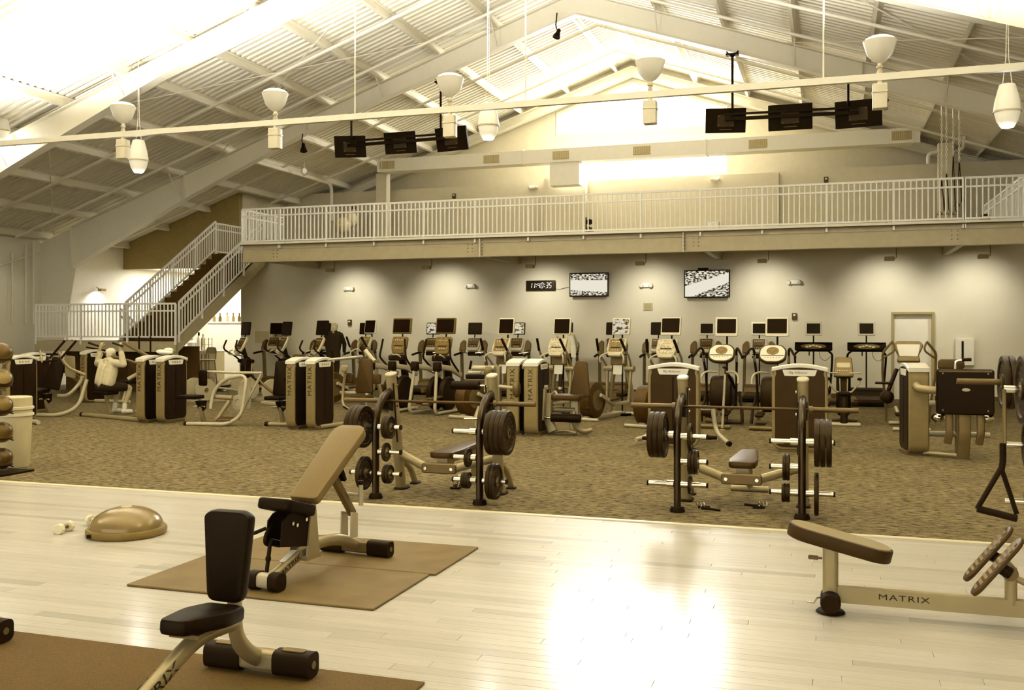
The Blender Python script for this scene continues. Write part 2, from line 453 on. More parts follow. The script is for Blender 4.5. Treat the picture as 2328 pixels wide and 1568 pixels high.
# ------------------------------------------------------------------ roof
ceil = struct(MB().box((XRIDGE, 11.6, zroof(XRIDGE) + .28), (.5, 40, .06)).build('ceiling', DECK))
ceil['label'] = 'pitched white corrugated metal roof with purlins'
def deck(xa, xb, y0, y1):
    vs = []; fs = []; y = y0; prof = []
    while y < y1 - .02:
        prof += [(y, 0), (y + .09, 0), (y + .115, .045), (y + .185, .045)]
        y += .21
    prof.append((y1, 0))
    for (yy, dz) in prof:
        vs.append((xa, yy, zroof(xa) + dz + .22)); vs.append((xb, yy, zroof(xb) + dz + .22))
    for i in range(len(prof) - 1): fs.append((2 * i, 2 * i + 1, 2 * i + 3, 2 * i + 2))
    return MB().add(vs, fs)
FR_Y = [-1.0, 5.15, 11.35, 17.5, 23.66]
ys = [-8.2] + FR_Y + [YE + .3]
for a, c in zip(ys, ys[1:]):
    for xa, xb in ((XL - .2, XRIDGE), (XRIDGE, XR + .2)):
        deck(xa, xb, a, c).build('roof_panel', DECK, ceil, sharp=20)
pur = [XRIDGE + s * (.45 + 1.62 * i) for s in (-1, 1) for i in range(11)]
for x in pur:
    if not XL + .1 < x < XR - .1: continue
    z = zroof(x); s = -1 if x < XRIDGE else 1
    m = fr((x, 0, z), (1, 0, -s * .345), (0, 1, 0))       # local y is up the roof normal
    pr = [(-.07, .2), (0, .2), (.012, .2), (.012, .02), (.07, .02), (.07, .03), (.07, .0), (0, 0), (0, .185), (-.07, .185)]
    pr = [(-.07, .2), (.012, .2), (.012, .014), (.075, .014), (.075, 0), (0, 0), (0, .186), (-.07, .186)]
    pr = [(a, -b + .2) for a, b in pr]
    MB().slab([(a, b) for a, b in pr], -8.1, YE, fr((x, 0, z), (1, 0, -s * .345), (0, 1, 0)) @ Matrix.Diagonal((1, -1, 1, 1))).build('purlin', STEELP, ceil, sharp=0)

BOTL = [(XRIDGE, 9.69), (-13.68, 7.22), (-17.7, 5.52), (-21.75, 3.62)]
BOTR = [(XRIDGE, 9.69), (.77, 7.42), (4.12, 6.27), (9.9, 3.72)]
for k, y in enumerate(FR_Y + [30.95]):
    for side, bot, xe in ((-1, BOTL, XL), (1, BOTR, XR)):
        end = k == 5
        if end: bot = [(x, zroof(x) - .3) for x, z in bot]
        mb = MB()
        top = [(x, zroof(x)) for x, z in bot]
        m = FXZ((0, y, 0))
        for i in range(len(bot) - 1):
            q = [bot[i], bot[i + 1], top[i + 1], top[i]]
            if side < 0: q = q[::-1]
            mb.slab(q, -.008, .008, m)
        fl = [(-.13, -.012), (.13, -.012), (.13, .012), (-.13, .012)]
        mb.tube([(x, y, z) for x, z in bot], .1, prof=fl, up=(0, 0, 1))
        mb.tube([(x, y, z - .012) for x, z in top], .1, prof=fl, up=(0, 0, 1))
        if not end:
            for i in range(1, len(bot)): mb.box((bot[i][0], y, (bot[i][1] + top[i][1]) / 2), (.015, .22, top[i][1] - bot[i][1]))
            # tapered column
            xb = bot[-1][0]
            q = [(xb, 3.62), (xb - side * -.0 + side * .72, 0), (xe - side * .03, 0), (xe - side * .03, zroof(xe)), (xb, zroof(xb))]
            q = [(xb, bot[-1][1]), (xe - side * .45, 0), (xe - side * .03, 0), (xe - side * .03, zroof(xe) - .02), (xb, zroof(xb))]
            if side > 0: q = q[::-1]
            mb.slab(q[::-1] if side < 0 else q[::-1], -.008, .008, m)
            mb.tube([(xb, y, bot[-1][1]), (xe - side * .45, y, 0)], .1, prof=fl, up=(0, 1, 0))
            mb.tube([(xe - side * .04, y, 0), (xe - side * .04, y, zroof(xe) - .03)], .1, prof=fl, up=(0, 1, 0))
        r = struct(mb.build('rafter_beam', STEELP, sharp=25))
        r['label'] = 'tapered steel rafter frame under the roof'
        if not end and y > 15:                            # flange braces up to the purlins
            for x in pur[1::2] if side < 0 else pur[12::2]:
                if (x - XRIDGE) * side < .8 or not XL + 2 < x < XR - 2: continue
                zb = 0
                for (xa, za), (xc, zcc) in zip(bot, bot[1:]):
                    if min(xa, xc) <= x <= max(xa, xc): zb = za + (zcc - za) * (x - xa) / (xc - xa)
                MB().tube([(x, y - .13, zb + .03), (x, y - .62, zroof(x) + .02)], .018, 6).build('flange_brace', STEELP, r)

# sprinkler pipes along the slope, sway rods
def pipe(name, pts, r, label, cat, mat=STEELP, n=8, fil=0, group=None):
    return tag(MB().tube(pts, r, n, fil=fil).build(name, mat), label, cat, group)
for i, y in enumerate((20.3, 22.3, 26.0, 28.6)):
    lab = ('sprinkler pipe crossing the middle of the roof bay', 'sprinkler pipe close in front of the main rafter', 'sprinkler pipe over the mezzanine near the main rafter', 'sprinkler pipe over the back of the mezzanine')[i]
    pipe('sprinkler_pipe', [((XL if y < 27 else XS) + .4, y, zroof((XL if y < 27 else XS) + .4) - .12), (XRIDGE, y, zroof(XRIDGE) - .12), (XR - .4, y, zroof(XR - .4) - .12)], .04, lab, 'pipe', group='sprinkler pipes')
for i, (a, c) in enumerate((((-8, 17.6), (-16.6, 23.5)), ((-16.6, 17.6), (-8, 23.5)), ((-16.9, 17.6), (-22.3, 23.5)), ((-1, 17.6), (5, 23.5)), ((5, 17.6), (-1, 23.5)))):
    lab = ('thin brace rod rising across the bay left of the ridge', 'thin brace rod crossing it left of the ridge', 'thin brace rod low by the eave', 'thin brace rod across the bay right of the ridge', 'thin brace rod crossing it right of the ridge')[i]
    pipe('brace_rod', [(a[0], a[1], zroof(a[0]) - .05), (c[0], c[1], zroof(c[0]) - .05)], .014, lab, 'rod', group='roof brace rods', n=6)
pipe('drain_pipe', [(-15.9, 23.9, 6.66), (-15.9, 28.9, 6.66), (-15.9, 29.05, 6.5), (-15.9, 29.05, 5.4)], .06, 'white bent drain pipe beside the left end of the duct', 'pipe', fil=.3)
pipe('vent_pipe', [PY(2110, 372, 29.5), PY(2110, 348, 29.5), PY(2190, 341, 29.5), PY(2193, 310, 29.5)], .05, 'white stepped pipe beside the right end of the duct', 'pipe', fil=.15)

# steel bracing and conduits at the left eave
for i, (dx, dz) in enumerate(((.25, 4.0), (.7, 4.3), (.95, 4.4))):
    pipe('wall_conduit', [(XL + .12 + .05 * i, 22.2 + dx, 1.9), (XL + .12 + .05 * i, 22.2 + dx, dz)], .03, ('first', 'second', 'third')[i] + ' vertical white conduit on the side wall by the column', 'conduit', group='side wall conduits')
pipe('wall_brace', [(XL + .15, 18.2, 2.3), (XL + .15, 23.4, 4.1)], .03, 'slanting brace rod on the side wall', 'rod')

# ------------------------------------------------------------------ mezzanine
XM0, XM1 = PY(546, 560, YM).x, 4.05
mz = MB(); mz.box(((XM0 + XM1) / 2, (YM + .1 + YE) / 2, ZM - .06), (XM1 - XM0, YE - YM - .1, .12)); mz.box(((XS + XM0) / 2, (25.75 + YE) / 2, ZM - .06), (XM0 - XS, YE - 25.75, .12))
mz = struct(mz.build('floor_mezzanine', BEAMP)); mz['label'] = 'mezzanine floor slab carried by the long front beam'
cuts = [XM0, PY(1090, 560, YM).x, PY(1553, 560, YM).x, XM1]
iprof = [(0, ZB), (.12, ZB), (.12, ZB + .016), (.02, ZB + .016), (.02, ZM - .018), (.12, ZM - .018), (.12, ZM), (-.12, ZM), (-.12, ZM - .018), (0, ZM - .018), (0, ZB + .016), (-.12, ZB + .016), (-.12, ZB)]
for a, c in zip(cuts, cuts[1:]):
    bm = MB().slab(iprof, a + .006, c - .006, FYZ((0, YM + .12, 0)))
    bm.build('beam_segment', BEAMP, mz, sharp=20)
MB().box(((XM0 + XM1) / 2, YM + .03, ZM + .03), (XM1 - XM0, .06, .06)).build('deck_edge', STEELP, mz)
MB().box(((XM0 + XM1) / 2, YM + .0, ZM - .006), (XM1 - XM0, .03, .02)).build('shadow_gap', M('dark_gap', .2, .8), mz)
for cx_ in cuts[1:3]:
    MB().box((cx_, YM + .06, (ZM + ZB) / 2), (.02, .13, ZM - ZB)).build('joint_plate', STEELP, mz)
    for k in range(5):
        for s in (-1, 1): MB().lathe([(.014, 0), (.014, .02)], fr((cx_ + s * .03, YM + .11, ZB + .07 + k * .085), (1, 0, 0), (0, -1, 0)), 6).build('bolt', SILVERD, mz)
for px in (621, 1065, 1581, 2172):
    x = PY(px, 560, YM).x
    for k in range(3):
        for s in (-1, 1): MB().lathe([(.014, 0), (.014, .018)], fr((x + s * .06, YM + .115, ZB + .14 + k * .09), (1, 0, 0), (0, -1, 0)), 6).build('bolt', SILVERD, mz)
for i, px in enumerate((620, 1110, 1610, 2180)):
    x = PY(px, 575, YM + .5).x
    MB().box((x, (YM + .2 + YW) / 2, (ZB + ZM) / 2 - .05), (.14, YW - YM - .25, ZM - ZB - .1)).build('cross_beam', BEAMP, mz, sharp=0)
struct(MB().box((XM1 + .25, YM + .3, 2.0), (.3, .3, 4.0)).build('column_steel', BEAMP))['label'] = 'steel column at the right end of the mezzanine beam'

BAL = MB().box((0, 0, .4), (.026, .026, .8)).mesh('baluster', RAILP, sharp=0)
def railing(name, label, p0, p1, posts, h=.98, gap=.118, low=.1, ends=True):
    """rail from p0 to p1 (may slope); balusters stay upright"""
    p0, p1 = V(p0), V(p1); d = p1 - p0; n = posts
    t = thing(name, label, 'railing', p0)
    U = V((0, 0, 1))
    sq = lambda a: [(-a, -a), (a, -a), (a, a), (-a, a)]
    for hh, a, nm in ((h, .024, 'top_rail'), (h - .19, .02, 'mid_rail'), (low, .02, 'bottom_rail')):
        MB().tube([U * hh, d + U * hh], a, prof=sq(a), up=(0, 0, 1)).build(nm, RAILP, t, sharp=0)
    for i in range(n + 1):
        q = d * (i / n)
        if i in (0, n) and not ends: continue
        MB().box((q.x, q.y, q.z + h / 2 - .06), (.045, .045, h + .1)).build('post', RAILP, t, sharp=0)
    per = max(1, round(V((d.x, d.y)).length / n / gap))
    for i in range(n):
        for k in range(1, per):
            q = d * ((i + k / per) / n)
            o = obj('baluster', BAL, t, q + U * low); o.scale.z = (h - low) / .8
    return t
railing('mezzanine_railing', 'long white railing along the front of the mezzanine', (PY(634, 500, YM).x - .0, YM + .05, ZM), (PY(2191, 500, YM).x, YM + .05, ZM), 12)
railing('mezzanine_railing', 'short white railing piece at the stair end of the mezzanine front', (XM0 + .03, YM + .05, ZM), (PY(634, 500, YM).x - .03, YM + .05, ZM), 1)
railing('mezzanine_railing', 'short white railing piece at the right end of the mezzanine front', (PY(2191, 500, YM).x + .03, YM + .05, ZM), (XM1 - .03, YM + .05, ZM), 1)
railing('mezzanine_railing', 'white return railing at the right end running back from the front', (XM1 - .03, YM + .12, ZM), (XM1 - .03, YM + 5.5, ZM), 4)
railing('mezzanine_railing', 'white return railing beside the stair opening', (XM0 + .03, YM + .12, ZM), (XM0 + .03, 25.1, ZM), 1)

# ------------------------------------------------------------------ stairs
YS0, YS1, ZL = 21.55, 25.72, 1.44
SX0, SX1 = -18.1, -16.36
st = thing('staircase', 'straight upper stair flight with dark carpeted treads rising to the mezzanine', 'staircase', (0, 0, 0))
n = 15; rise = (ZM - ZL) / n; run = (YS1 - YS0) / n
for i in range(n):
    MB().box(((SX0 + SX1) / 2, YS0 + run * (i + .5) + .02, ZL + rise * (i + .5)), (SX1 - SX0 - .04, run + .04, rise)).build('tread', CARPETD, st, sharp=0)
sl = (ZM - ZL) / (YS1 - YS0)
for x in (SX0, SX1):
    MB().slab([(YS0 - .05, ZL - .3), (YS1, ZM - .34), (YS1, ZM + .03), (YS0 - .05, ZL + .14)], -.025, .025, fr((x, 0, 0), (0, 1, 0), (1, 0, 0))).build('stringer', BEAMP, st, sharp=0)
MB().slab([(YS0, ZL - .22), (YS1, ZM - .3), (YS1, ZM - .26), (YS0, ZL - .18)], -.85, .85, fr(((SX0 + SX1) / 2, 0, 0), (0, 1, 0), (1, 0, 0))).build('soffit', BEAMP, st, sharp=0)
railing('stair_railing', 'sloping stair railing on the near side of the upper flight', (SX1 + .04, YS0, ZL + .08), (SX1 + .04, YS1 - .2, ZM + .0), 4, h=.96)
railing('stair_railing', 'sloping stair railing on the far side of the upper flight', (SX0 - .03, YS0 + .1, ZL + .08), (SX0 - .03, YS1, ZM + .08), 4, h=.96)
railing('stair_railing', 'short level railing at the top of the stairs', (SX0 - .03, YS1 + .05, ZM), (SX0 - .03, 27.25, ZM), 1)
LX0 = PY(80, 775, 21.4).x
ld = thing('stair_landing', 'raised half landing at the foot of the upper stair flight', 'landing', (0, 0, 0))
MB().box(((LX0 + SX0) / 2, (21.4 + 22.6) / 2, ZL - .06), (SX0 - LX0, 1.2, .12)).build('deck', CARPETD, ld)
MB().box(((LX0 + SX1 + .03) / 2, 21.42, ZL - .14), (SX1 - LX0 + .06, .05, .28)).build('fascia', BEAMP, ld)
MB().box((LX0 + .02, 22.0, ZL - .14), (.05, 1.15, .28)).build('side_fascia', BEAMP, ld)
MB().box((LX0 + .02, 21.5, ZL / 2 - .14), (.12, .12, ZL - .28)).build('post', BEAMP, ld); MB().box((SX1 - .05, 21.5, ZL / 2 - .14), (.12, .12, ZL - .28)).build('post', BEAMP, ld)
railing('stair_railing', 'level white railing along the front of the half landing', (LX0 + .03, 21.4, ZL + .02), (SX1 + .04, 21.4, ZL + .02), 3, h=.98)
railing('stair_railing', 'white railing at the left end of the half landing', (LX0 + .03, 21.5, ZL + .02), (LX0 + .03, 22.55, ZL + .02), 1, h=.98)
MB().box(((LX0 + SX1) / 2, 22.52, (ZL - .14) / 2), (SX1 - LX0 - .1, .06, ZL - .16)).build('shade_panel', M('under_landing_shade', .22, .8), ld)  # dark sheet added so the space below the landing reads as shade
lf = thing('staircase', 'lower stair flight descending behind the half landing', 'staircase', (0, 0, 0))
for i in range(8):
    MB().box(((LX0 + .2 - 19.2) / 2, 22.6 + .28 * (i + .5), ZL - .18 * (i + 1) - .04), (-19.2 - LX0 - .2, .3, .19)).build('tread', CARPETD, lf, sharp=0)
for x in (LX0 + .16, -19.16): MB().slab([(22.6, ZL - .25), (24.84, -.0), (24.84, .16), (22.6, ZL + .02)], -.025, .025, fr((x, 0, 0), (0, 1, 0), (1, 0, 0))).build('stringer', BEAMP, lf, sharp=0)
railing('stair_railing', 'sloping railing of the lower flight seen through the landing balusters', (-19.1, 22.6, ZL), (-19.1, 24.8, .05), 2, h=.9)
# ------------------------------------------------------------------ suspended strut with uplights
ZP, YPI = 5.42, 14.9
strut = thing('lighting_strut', 'long thin white strut hung across the room carrying the bowl uplights', 'strut', (0, YPI, ZP))
MB().box((-4.5, 0, 0), (31, .085, .1)).build('channel', STEELP, strut)
for px in (807, 1195, 1872):
    x = PY(px, 200, YPI).x
    MB().tube([(x, 0, .05), (x, 0, zroof(x) - ZP + .2)], .012, 6).build('hanger_rod', STEELP, strut)
BOWL = MB().lathe([(.03, .16), (.03, .2), (.10, .24), (.175, .33), (.215, .46), (.235, .52), (.225, .52), (.2, .46), (.16, .34), (.08, .26)], n=28, caps=False)
BOWLM = BOWL.mesh('reflector_bowl', M('bowl_enamel', .93, .35, grey=.3, emit=.0))
STEMM = MB().lathe([(.018, .04), (.04, .045), (.04, .09), (.03, .1), (.03, .13), (.045, .135), (.045, .165), (.03, .17)], n=16).mesh('stem', SILVERL)
BALM = MB().slab(rr(.2, .16, .012, 2), -.46, -.23, bev=.008).slab(rr(.215, .175, .012, 2), -.235, -.2, bev=.006).slab(rr(.2, .16, .012, 2), -.205, -.1, bev=.008).slab(rr(.06, .06, .01, 2), -.11, -.05).mesh('ballast_box', M('ballast_paint', .80, .45, grey=.2))
LENSM = MB().lathe([(.222, .52), (.2, .555), (.14, .585), (.06, .6), (.01, .602)], n=28).mesh('glass_lens', M('frosted_lens', .98, .5, emit=.55))
def uplight(x, y, z, label, power):
    t = thing('bowl_uplight', label, 'light fixture', (x, y, z), 0, 'bowl uplights on the strut')
    for nm, me in (('reflector_bowl', BOWLM), ('stem', STEMM), ('ballast_box', BALM), ('glass_lens', LENSM)): obj(nm, me, t)
    light('uplight_beam', 'SPOT', (0, 0, .66), power, aim=(0, 0, 1), size=.12, angle=165, blend=.5, parent=t)
UPW = 1700
where = ('bowl uplight at the far left frame edge', 'bowl uplight next to the leftmost acorn pendant', 'bowl uplight second from the left on the strut', 'bowl uplight above the left row of hanging screens', 'bowl uplight in front of the bright gable window', 'bowl uplight above the right row of hanging screens', 'bowl uplight beyond the right end of the view')
for i, x in enumerate((-15.85, -12.53, -9.27, -5.95, -2.61, .726, 4.05)):
    uplight(x, YPI, ZP, where[i], UPW)
# a second row of the same uplights hangs over the wood floor, above the view
s2 = thing('lighting_strut', 'second white strut of uplights hung over the wood floor', 'strut', (0, 6.3, ZP))
MB().box((-4.5, 0, 0), (31, .085, .1)).build('channel', STEELP, s2)
for x in (-12, -2): MB().tube([(x, 0, .05), (x, 0, zroof(x) - ZP + .2)], .012, 6).build('hanger_rod', STEELP, s2)
for i, x in enumerate((-15.85, -12.53, -9.27, -5.95, -2.61, .726, 4.05)):
    uplight(x, 6.3, ZP, ('first', 'second', 'third', 'fourth', 'fifth', 'sixth', 'seventh')[i] + ' bowl uplight from the left on the strut over the wood floor', UPW * 1.0)

# acorn pendants hung from the rafter
def pendant(x, y, z, label, s=1.0):
    t = thing('acorn_pendant', label, 'pendant lamp', (x, y, z), 0, 'acorn pendant lamps')
    MB().lathe([(.1, .34), (.12, .335), (.15, .22), (.185, .08), (.205, -.06), (.205, -.09), (.19, -.1)], n=24).build('housing', M('pendant_enamel', .95, .4, grey=.3), t)
    MB().lathe([(.195, -.09), (.19, -.12), (.16, -.24), (.11, -.33), (.09, -.35), (.01, -.352)], n=24).build('diffuser', M('pendant_glass', .95, .3, emit=.35), t)
    MB().lathe([(.212, -.105), (.212, -.08)], n=24).build('rim', SILVERL, t)
    zt = zroof(x) - z
    for dx in (-.07, .07): MB().tube([(dx, 0, .33), (dx * .3, 0, .75), (0, 0, zt)], .006, 5).build('hanging_wire', STEELP, t)
    light('pendant_glow', 'POINT', (0, 0, -.42), 60, size=.1, parent=t)
for px, py, lab in ((0, 288, 'acorn pendant lamp cut by the left frame edge'), (315, 355, 'acorn pendant lamp on the left beside a bowl uplight'), (1110, 275, 'acorn pendant lamp beside the left hanging screens'), (2290, 240, 'acorn pendant lamp at the right frame edge')):
    p = PY(px, py, 17.1); pendant(p.x, p.y, p.z, lab)
def spot(px, py, Y, zt, label, tilt=.3):
    p = PY(px, py, Y); t = thing('track_spotlight', label, 'spotlight', p)
    MB().lathe([(.035, .12), (.05, .1), (.055, .02), (.1, -.1), (.1, -.12), (.03, -.1)], fr((0, 0, 0), (1, 0, 0), (tilt, .25, 1)), 16).build('lamp_head', BLACK, t)
    MB().tube([(-.03, 0, .1), (-.05, 0, .22), (-.02, 0, zt - p.z)], .016, 6).build('bracket', BLACK, t)
spot(1268, 76, 23.5, 9.75, 'black spotlight hanging just below the ridge'); spot(690, 335, 23.5, 7.15, 'black spotlight under the left rafter', -.2); spot(2012, 235, 23.4, 7.15, 'black spotlight beside the rightmost hanging screen', .4)
p = PY(692, 388, 26.5); cg = thing('caged_bulb', 'small wire caged bulb hanging near the drain pipe', 'lamp', p)
MB().ell((0, 0, 0), (.07, .07, .1), 10, 6).build('bulb', M('bulb_glass', .98, .2, emit=.5), cg)
for k in range(4):
    a = k * math.pi / 4
    MB().tube([(.1 * math.cos(a) * math.sin(t), .1 * math.sin(a) * math.sin(t), -.02 + .13 * math.cos(t)) for t in [2 * math.pi * i / 14 for i in range(14)]], .006, 4, closed=True).build('cage_wire', SILVERL, cg)
MB().tube([(0, 0, .1), (0, 0, zroof(p.x) - p.z)], .008, 5).build('cord', STEELP, cg)

# ------------------------------------------------------------------ hanging screens, seen from behind
def screens(name, label, tvs, poles, Y):
    a, c = PY(*tvs[0][:2], Y), PY(*tvs[-1][:2], Y)
    bar = thing(name, label, 'screen mount', ((a.x + c.x) / 2, Y, (a.z + c.z) / 2))
    o = bar.location
    sq = [(-.025, -.04), (.025, -.04), (.025, .04), (-.025, .04)]
    MB().tube([V((a.x, Y, a.z)) - o, V((c.x, Y, c.z)) - o], .03, prof=sq).tube([V((a.x, Y - .06, a.z + .1)) - o, V((c.x, Y - .06, c.z + .1)) - o], .02, prof=[(-.02, -.025), (.02, -.025), (.02, .025), (-.02, .025)]).build('cross_bar', BLACK, bar, sharp=0)
    for px, py0, py1 in poles:
        p = PY(px, py1, Y); q = PY(px, py0, Y)
        MB().tube([V((p.x, Y, p.z)) - o, V((p.x, Y, q.z)) - o], .03, 8).build('pole', BLACK, bar)
        MB().box((p.x - o.x, 0, q.z - o.z + .02), (.3, .16, .04)).tube([(p.x - o.x - .14, 0, q.z - o.z + .1), (p.x - o.x, 0, q.z - o.z - .06), (p.x - o.x + .14, 0, q.z - o.z + .1)], .02, 6).build('clamp', BLACK, bar)
    for px, py, w, h, rz, lab in tvs:
        p = PY(px, py, Y); t = thing('television', lab, 'television', (p.x, Y + .16, p.z), rz, 'hanging televisions')
        tl = math.radians(14); m = fr((0, 0, 0), (1, 0, 0), (0, -math.cos(tl), -math.sin(tl)))
        MB().slab(rr(w, h, .015, 2), -.03, .03, m, bev=.006).build('casing', BLACK, t)
        MB().slab(rr(w * .96, h * .93, .005, 1), -.034, -.028, m).build('screen', SCREEN, t)
        MB().slab(rr(w * .42, h * .5, .01, 2), .03, .06, m, bev=.008).build('mount_plate', M('mount_black', .09, .5), t)
        MB().slab(rr(w * .3, .012, .002, 1, 0, -h * .36), .03, .034, m).build('port_strip', SILVERD, t)
        for sx in (-1, 1):
            for sy in (-1, 1): MB().lathe([(.009, .06), (.009, .066)], m @ Matrix.Translation((sx * w * .17, sy * h * .19, 0)), 8).build('screw', SILVER, t)
screens('screen_mount', 'black ceiling bar carrying the left row of three screens', ((790, 331, .86, .58, 14, 'leftmost of the three screens under the left rafter, seen from behind'), (905, 322, .92, .57, 0, 'middle screen of the row under the left rafter, seen from behind'), (1022, 313, .95, .62, -10, 'rightmost screen of the row under the left rafter, seen from behind')), ((799, 272, 331), (1002, 188, 315)), 23.4)
screens('screen_mount', 'black ceiling bar carrying the right row of three screens', ((1648, 271, .95, .58, 12, 'leftmost of the three screens under the right rafter, seen from behind'), (1796, 263, 1.0, .6, 0, 'middle screen of the row under the right rafter, seen from behind'), (1952, 255, 1.02, .62, -8, 'rightmost screen of the row under the right rafter, seen from behind')), ((1665, 126, 270), (1928, 186, 256)), 23.4)

# ------------------------------------------------------------------ air duct with grilles
YD = 29.0
a, c = PY(857, 376, YD), PY(2092, 306, YD)
du = thing('air_duct', 'long white rectangular air duct with grilles below the gable window', 'duct', ((a.x + c.x) / 2, YD, (a.z + c.z) / 2))
DL, DH = c.x - a.x, .42
MB().box((0, .25, 0), (DL, .5, DH)).build('casing', M('duct_white', .97, .5, grey=.3), du)
for px in (880, 1117, 1275, 1459, 1723, 2050):
    x = PY(px, 330, YD).x - du.location.x
    g = MB().box((x, -.008, .0), (.52, .016, .25)).build('grille', M('grille_grey', .60, .5), du)
    for k in range(9): MB().box((x - .22 + k * .055, -.02, 0), (.01, .012, .21)).build('slat', M('grille_light', .78, .5), g)
for f in (-.5, -.2, .15, .5): MB().box((f * DL * .98, .25, 0), (.04, .54, DH + .04)).build('flange', STEELP, du)
for px in (868, 2150):
    x = PY(px, 400, YD + .4).x - du.location.x
    z1 = 0 if px < 1000 else -.1
    MB().box((x, .5, (4.6 - du.location.z) / 2 - .2), (.38, .3, du.location.z - 4.6)).build('riser', WALLU, du)
dp = PY(1282, 368, YD); MB().box((dp.x - du.location.x, .3, -.55), (.95, .5, .75)).build('branch', M('duct_white', .97), du)

# ------------------------------------------------------------------ upper gallery fittings
def wallbox(name, px, py, Y, w, h, dpt, mat, label, cat, bev=.01, group=None):
    p = PY(px, py, Y); return tag(MB().slab(rr(w, h, min(w, h) * .2, 3, p.x, p.z), 0, dpt, FXZ((0, Y, 0)), bev=bev).build(name, mat), label, cat, group)
def emergency(px, py, Y, label, s=1.0):
    p = PY(px, py, Y); t = thing('emergency_light', label, 'emergency light', p, 0, 'twin head emergency lights')
    MB().slab(rr(.3 * s, .11 * s, .05 * s, 5), 0, .09, FXZ(), bev=.03, soft=True).build('housing', M('emergency_white', .95, .4), t)
    for sx in (-1, 1): MB().lathe([(.045 * s, 0), (.05 * s, .03), (.04 * s, .06), (.01, .065)], fr((sx * .1 * s, -.07, -.005), (1, 0, 0), (sx * .4, -1, -.3)), 14).build('lamp_head', M('emergency_lens', .9, .2), t)
def strobe(px, py, Y, label):
    p = PY(px, py, Y); t = thing('fire_strobe', label, 'fire alarm', p, 0, 'fire alarm strobes')
    MB().slab(rr(.12, .17, .01, 2), 0, .05, FXZ(), bev=.006).build('housing', M('strobe_brown', .22, .5), t)
    MB().slab(rr(.06, .05, .008, 2, 0, .03), .05, .075, FXZ(), bev=.006).build('lens', M('strobe_lens', .9, .2), t)
emergency(1213, 426, YP - .02, 'small twin head emergency light on the upper wall beside the boxed chase'); emergency(1627, 408, YP - .2, 'small twin head emergency light on the upper wall near the low window')
strobe(1033, 446, YP - .02, 'fire strobe on the upper wall left of the chase'); strobe(1878, 409, YP - .02, 'fire strobe on the upper wall right of the panel'); strobe(805, 470, YP - .02, 'fire strobe on the dim left end of the upper wall')
p = PY(1624, 490, YP - .17); cb = thing('towel_dispenser', 'tall white dispenser cabinet standing on the mezzanine', 'cabinet', (p.x, YP - .36, ZM))
MB().slab(rr(.34, .95, .02, 2, 0, .475), -.16, .16, FXZ(), bev=.01).build('body', WHITE, cb); MB().box((.0, -.165, .5), (.012, .008, .8)).build('door_gap', BEAMP, cb)
# chains and suspension straps at the right end of the mezzanine
for i, (px, y0, y1, y2) in enumerate(((2141, 308, 405, 490), (2152, 285, 392, 488), (2167, 257, 352, 490), (2181, 247, 366, 470))):
    p0, p1, p2 = PY(px, y0, 25.5), PY(px, y1, 25.5), PY(px, y2, 25.5)
    t = thing('suspension_strap', 'hanging chain and black strap trainer over the mezzanine, ' + ('leftmost', 'second from left', 'third from left', 'rightmost')[i] + ' of four', 'strap trainer', (p0.x, 25.5, p2.z), 0, 'strap trainers over the mezzanine')
    L0 = zroof(p0.x) - p2.z
    ch = MB(); z = p1.z - p2.z; k = 0
    while z < L0 - .3:
        ch.tube([(.022 * math.cos(q) * (1 if k % 2 else 0), .022 * math.cos(q) * (0 if k % 2 else 1), z + .04 * math.sin(q)) for q in [2 * math.pi * j / 8 for j in range(8)]], .008, 4, closed=True); z += .062; k += 1
    ch.build('chain', STEELP, t)
    MB().tube([(0, 0, L0), (0, 0, L0 - .32)], .02, 6).build('rod', STEELP, t)
    for sx in (-1, 1): MB().tube([(0, 0, p1.z - p2.z), (sx * .04, 0, .35), (sx * .05, 0, .12)], .012, 5).build('webbing', BLACK, t)
    for sx in (-1, 1): MB().tube([(sx * .05, 0, .14), (sx * .05 - .06, 0, .02), (sx * .05 + .06, 0, .02)], .012, 5, closed=True).build('stirrup', BLACK, t)
for px, r, lab in ((2022, .1, 'small dark kettlebell standing near the mezzanine edge by the chains'), (2240, .13, 'dark kettlebell standing on the mezzanine right of the straps')):
    p = PY(px, 500, 24.2); t = thing('kettlebell', lab, 'kettlebell', (p.x, 24.2, ZM), 0, 'kettlebells on the mezzanine')
    MB().ell((0, 0, r * .95), (r, r, r * .95), 14, 8).build('ball', IRON, t); MB().tube([(-r * .7, 0, r * 1.4), (-r * .6, 0, r * 2.2), (r * .6, 0, r * 2.2), (r * .7, 0, r * 1.4)], r * .18, 8, fil=r * .5).build('handle', IRON, t)
# big exercise balls on a stand at the left end
for px, py, r, lab in ((778, 512, .28, 'pale exercise ball behind the railing at the left, lower one'), (793, 498, .3, 'pale exercise ball behind the railing at the left, upper one')):
    p = PY(px, py, 28.2 + (.6 if r > .29 else 0)); t = tag(MB().ell((p.x, p.y, max(p.z, ZM + r)), (r, r, r), 20, 12).build('exercise_ball', M('ball_vinyl', .75, .35)), lab, 'ball', 'exercise balls on the mezzanine')
p = PY(1340, 500, 27.5); t = thing('accessory_rack', 'narrow dark rack of small items behind the mezzanine railing', 'rack', (p.x, 27.5, ZM))
MB().tube([(-.1, 0, 0), (-.1, 0, .95)], .02, 6).tube([(.1, 0, 0), (.1, 0, .95)], .02, 6).box((0, 0, .02), (.3, .3, .04)).build('frame', BLACK, t)
for k in range(4): MB().ell((0, 0, .16 + k * .22), (.11, .1, .09), 10, 6).build('roll', RUBBER if k % 2 else VINYLM, t)

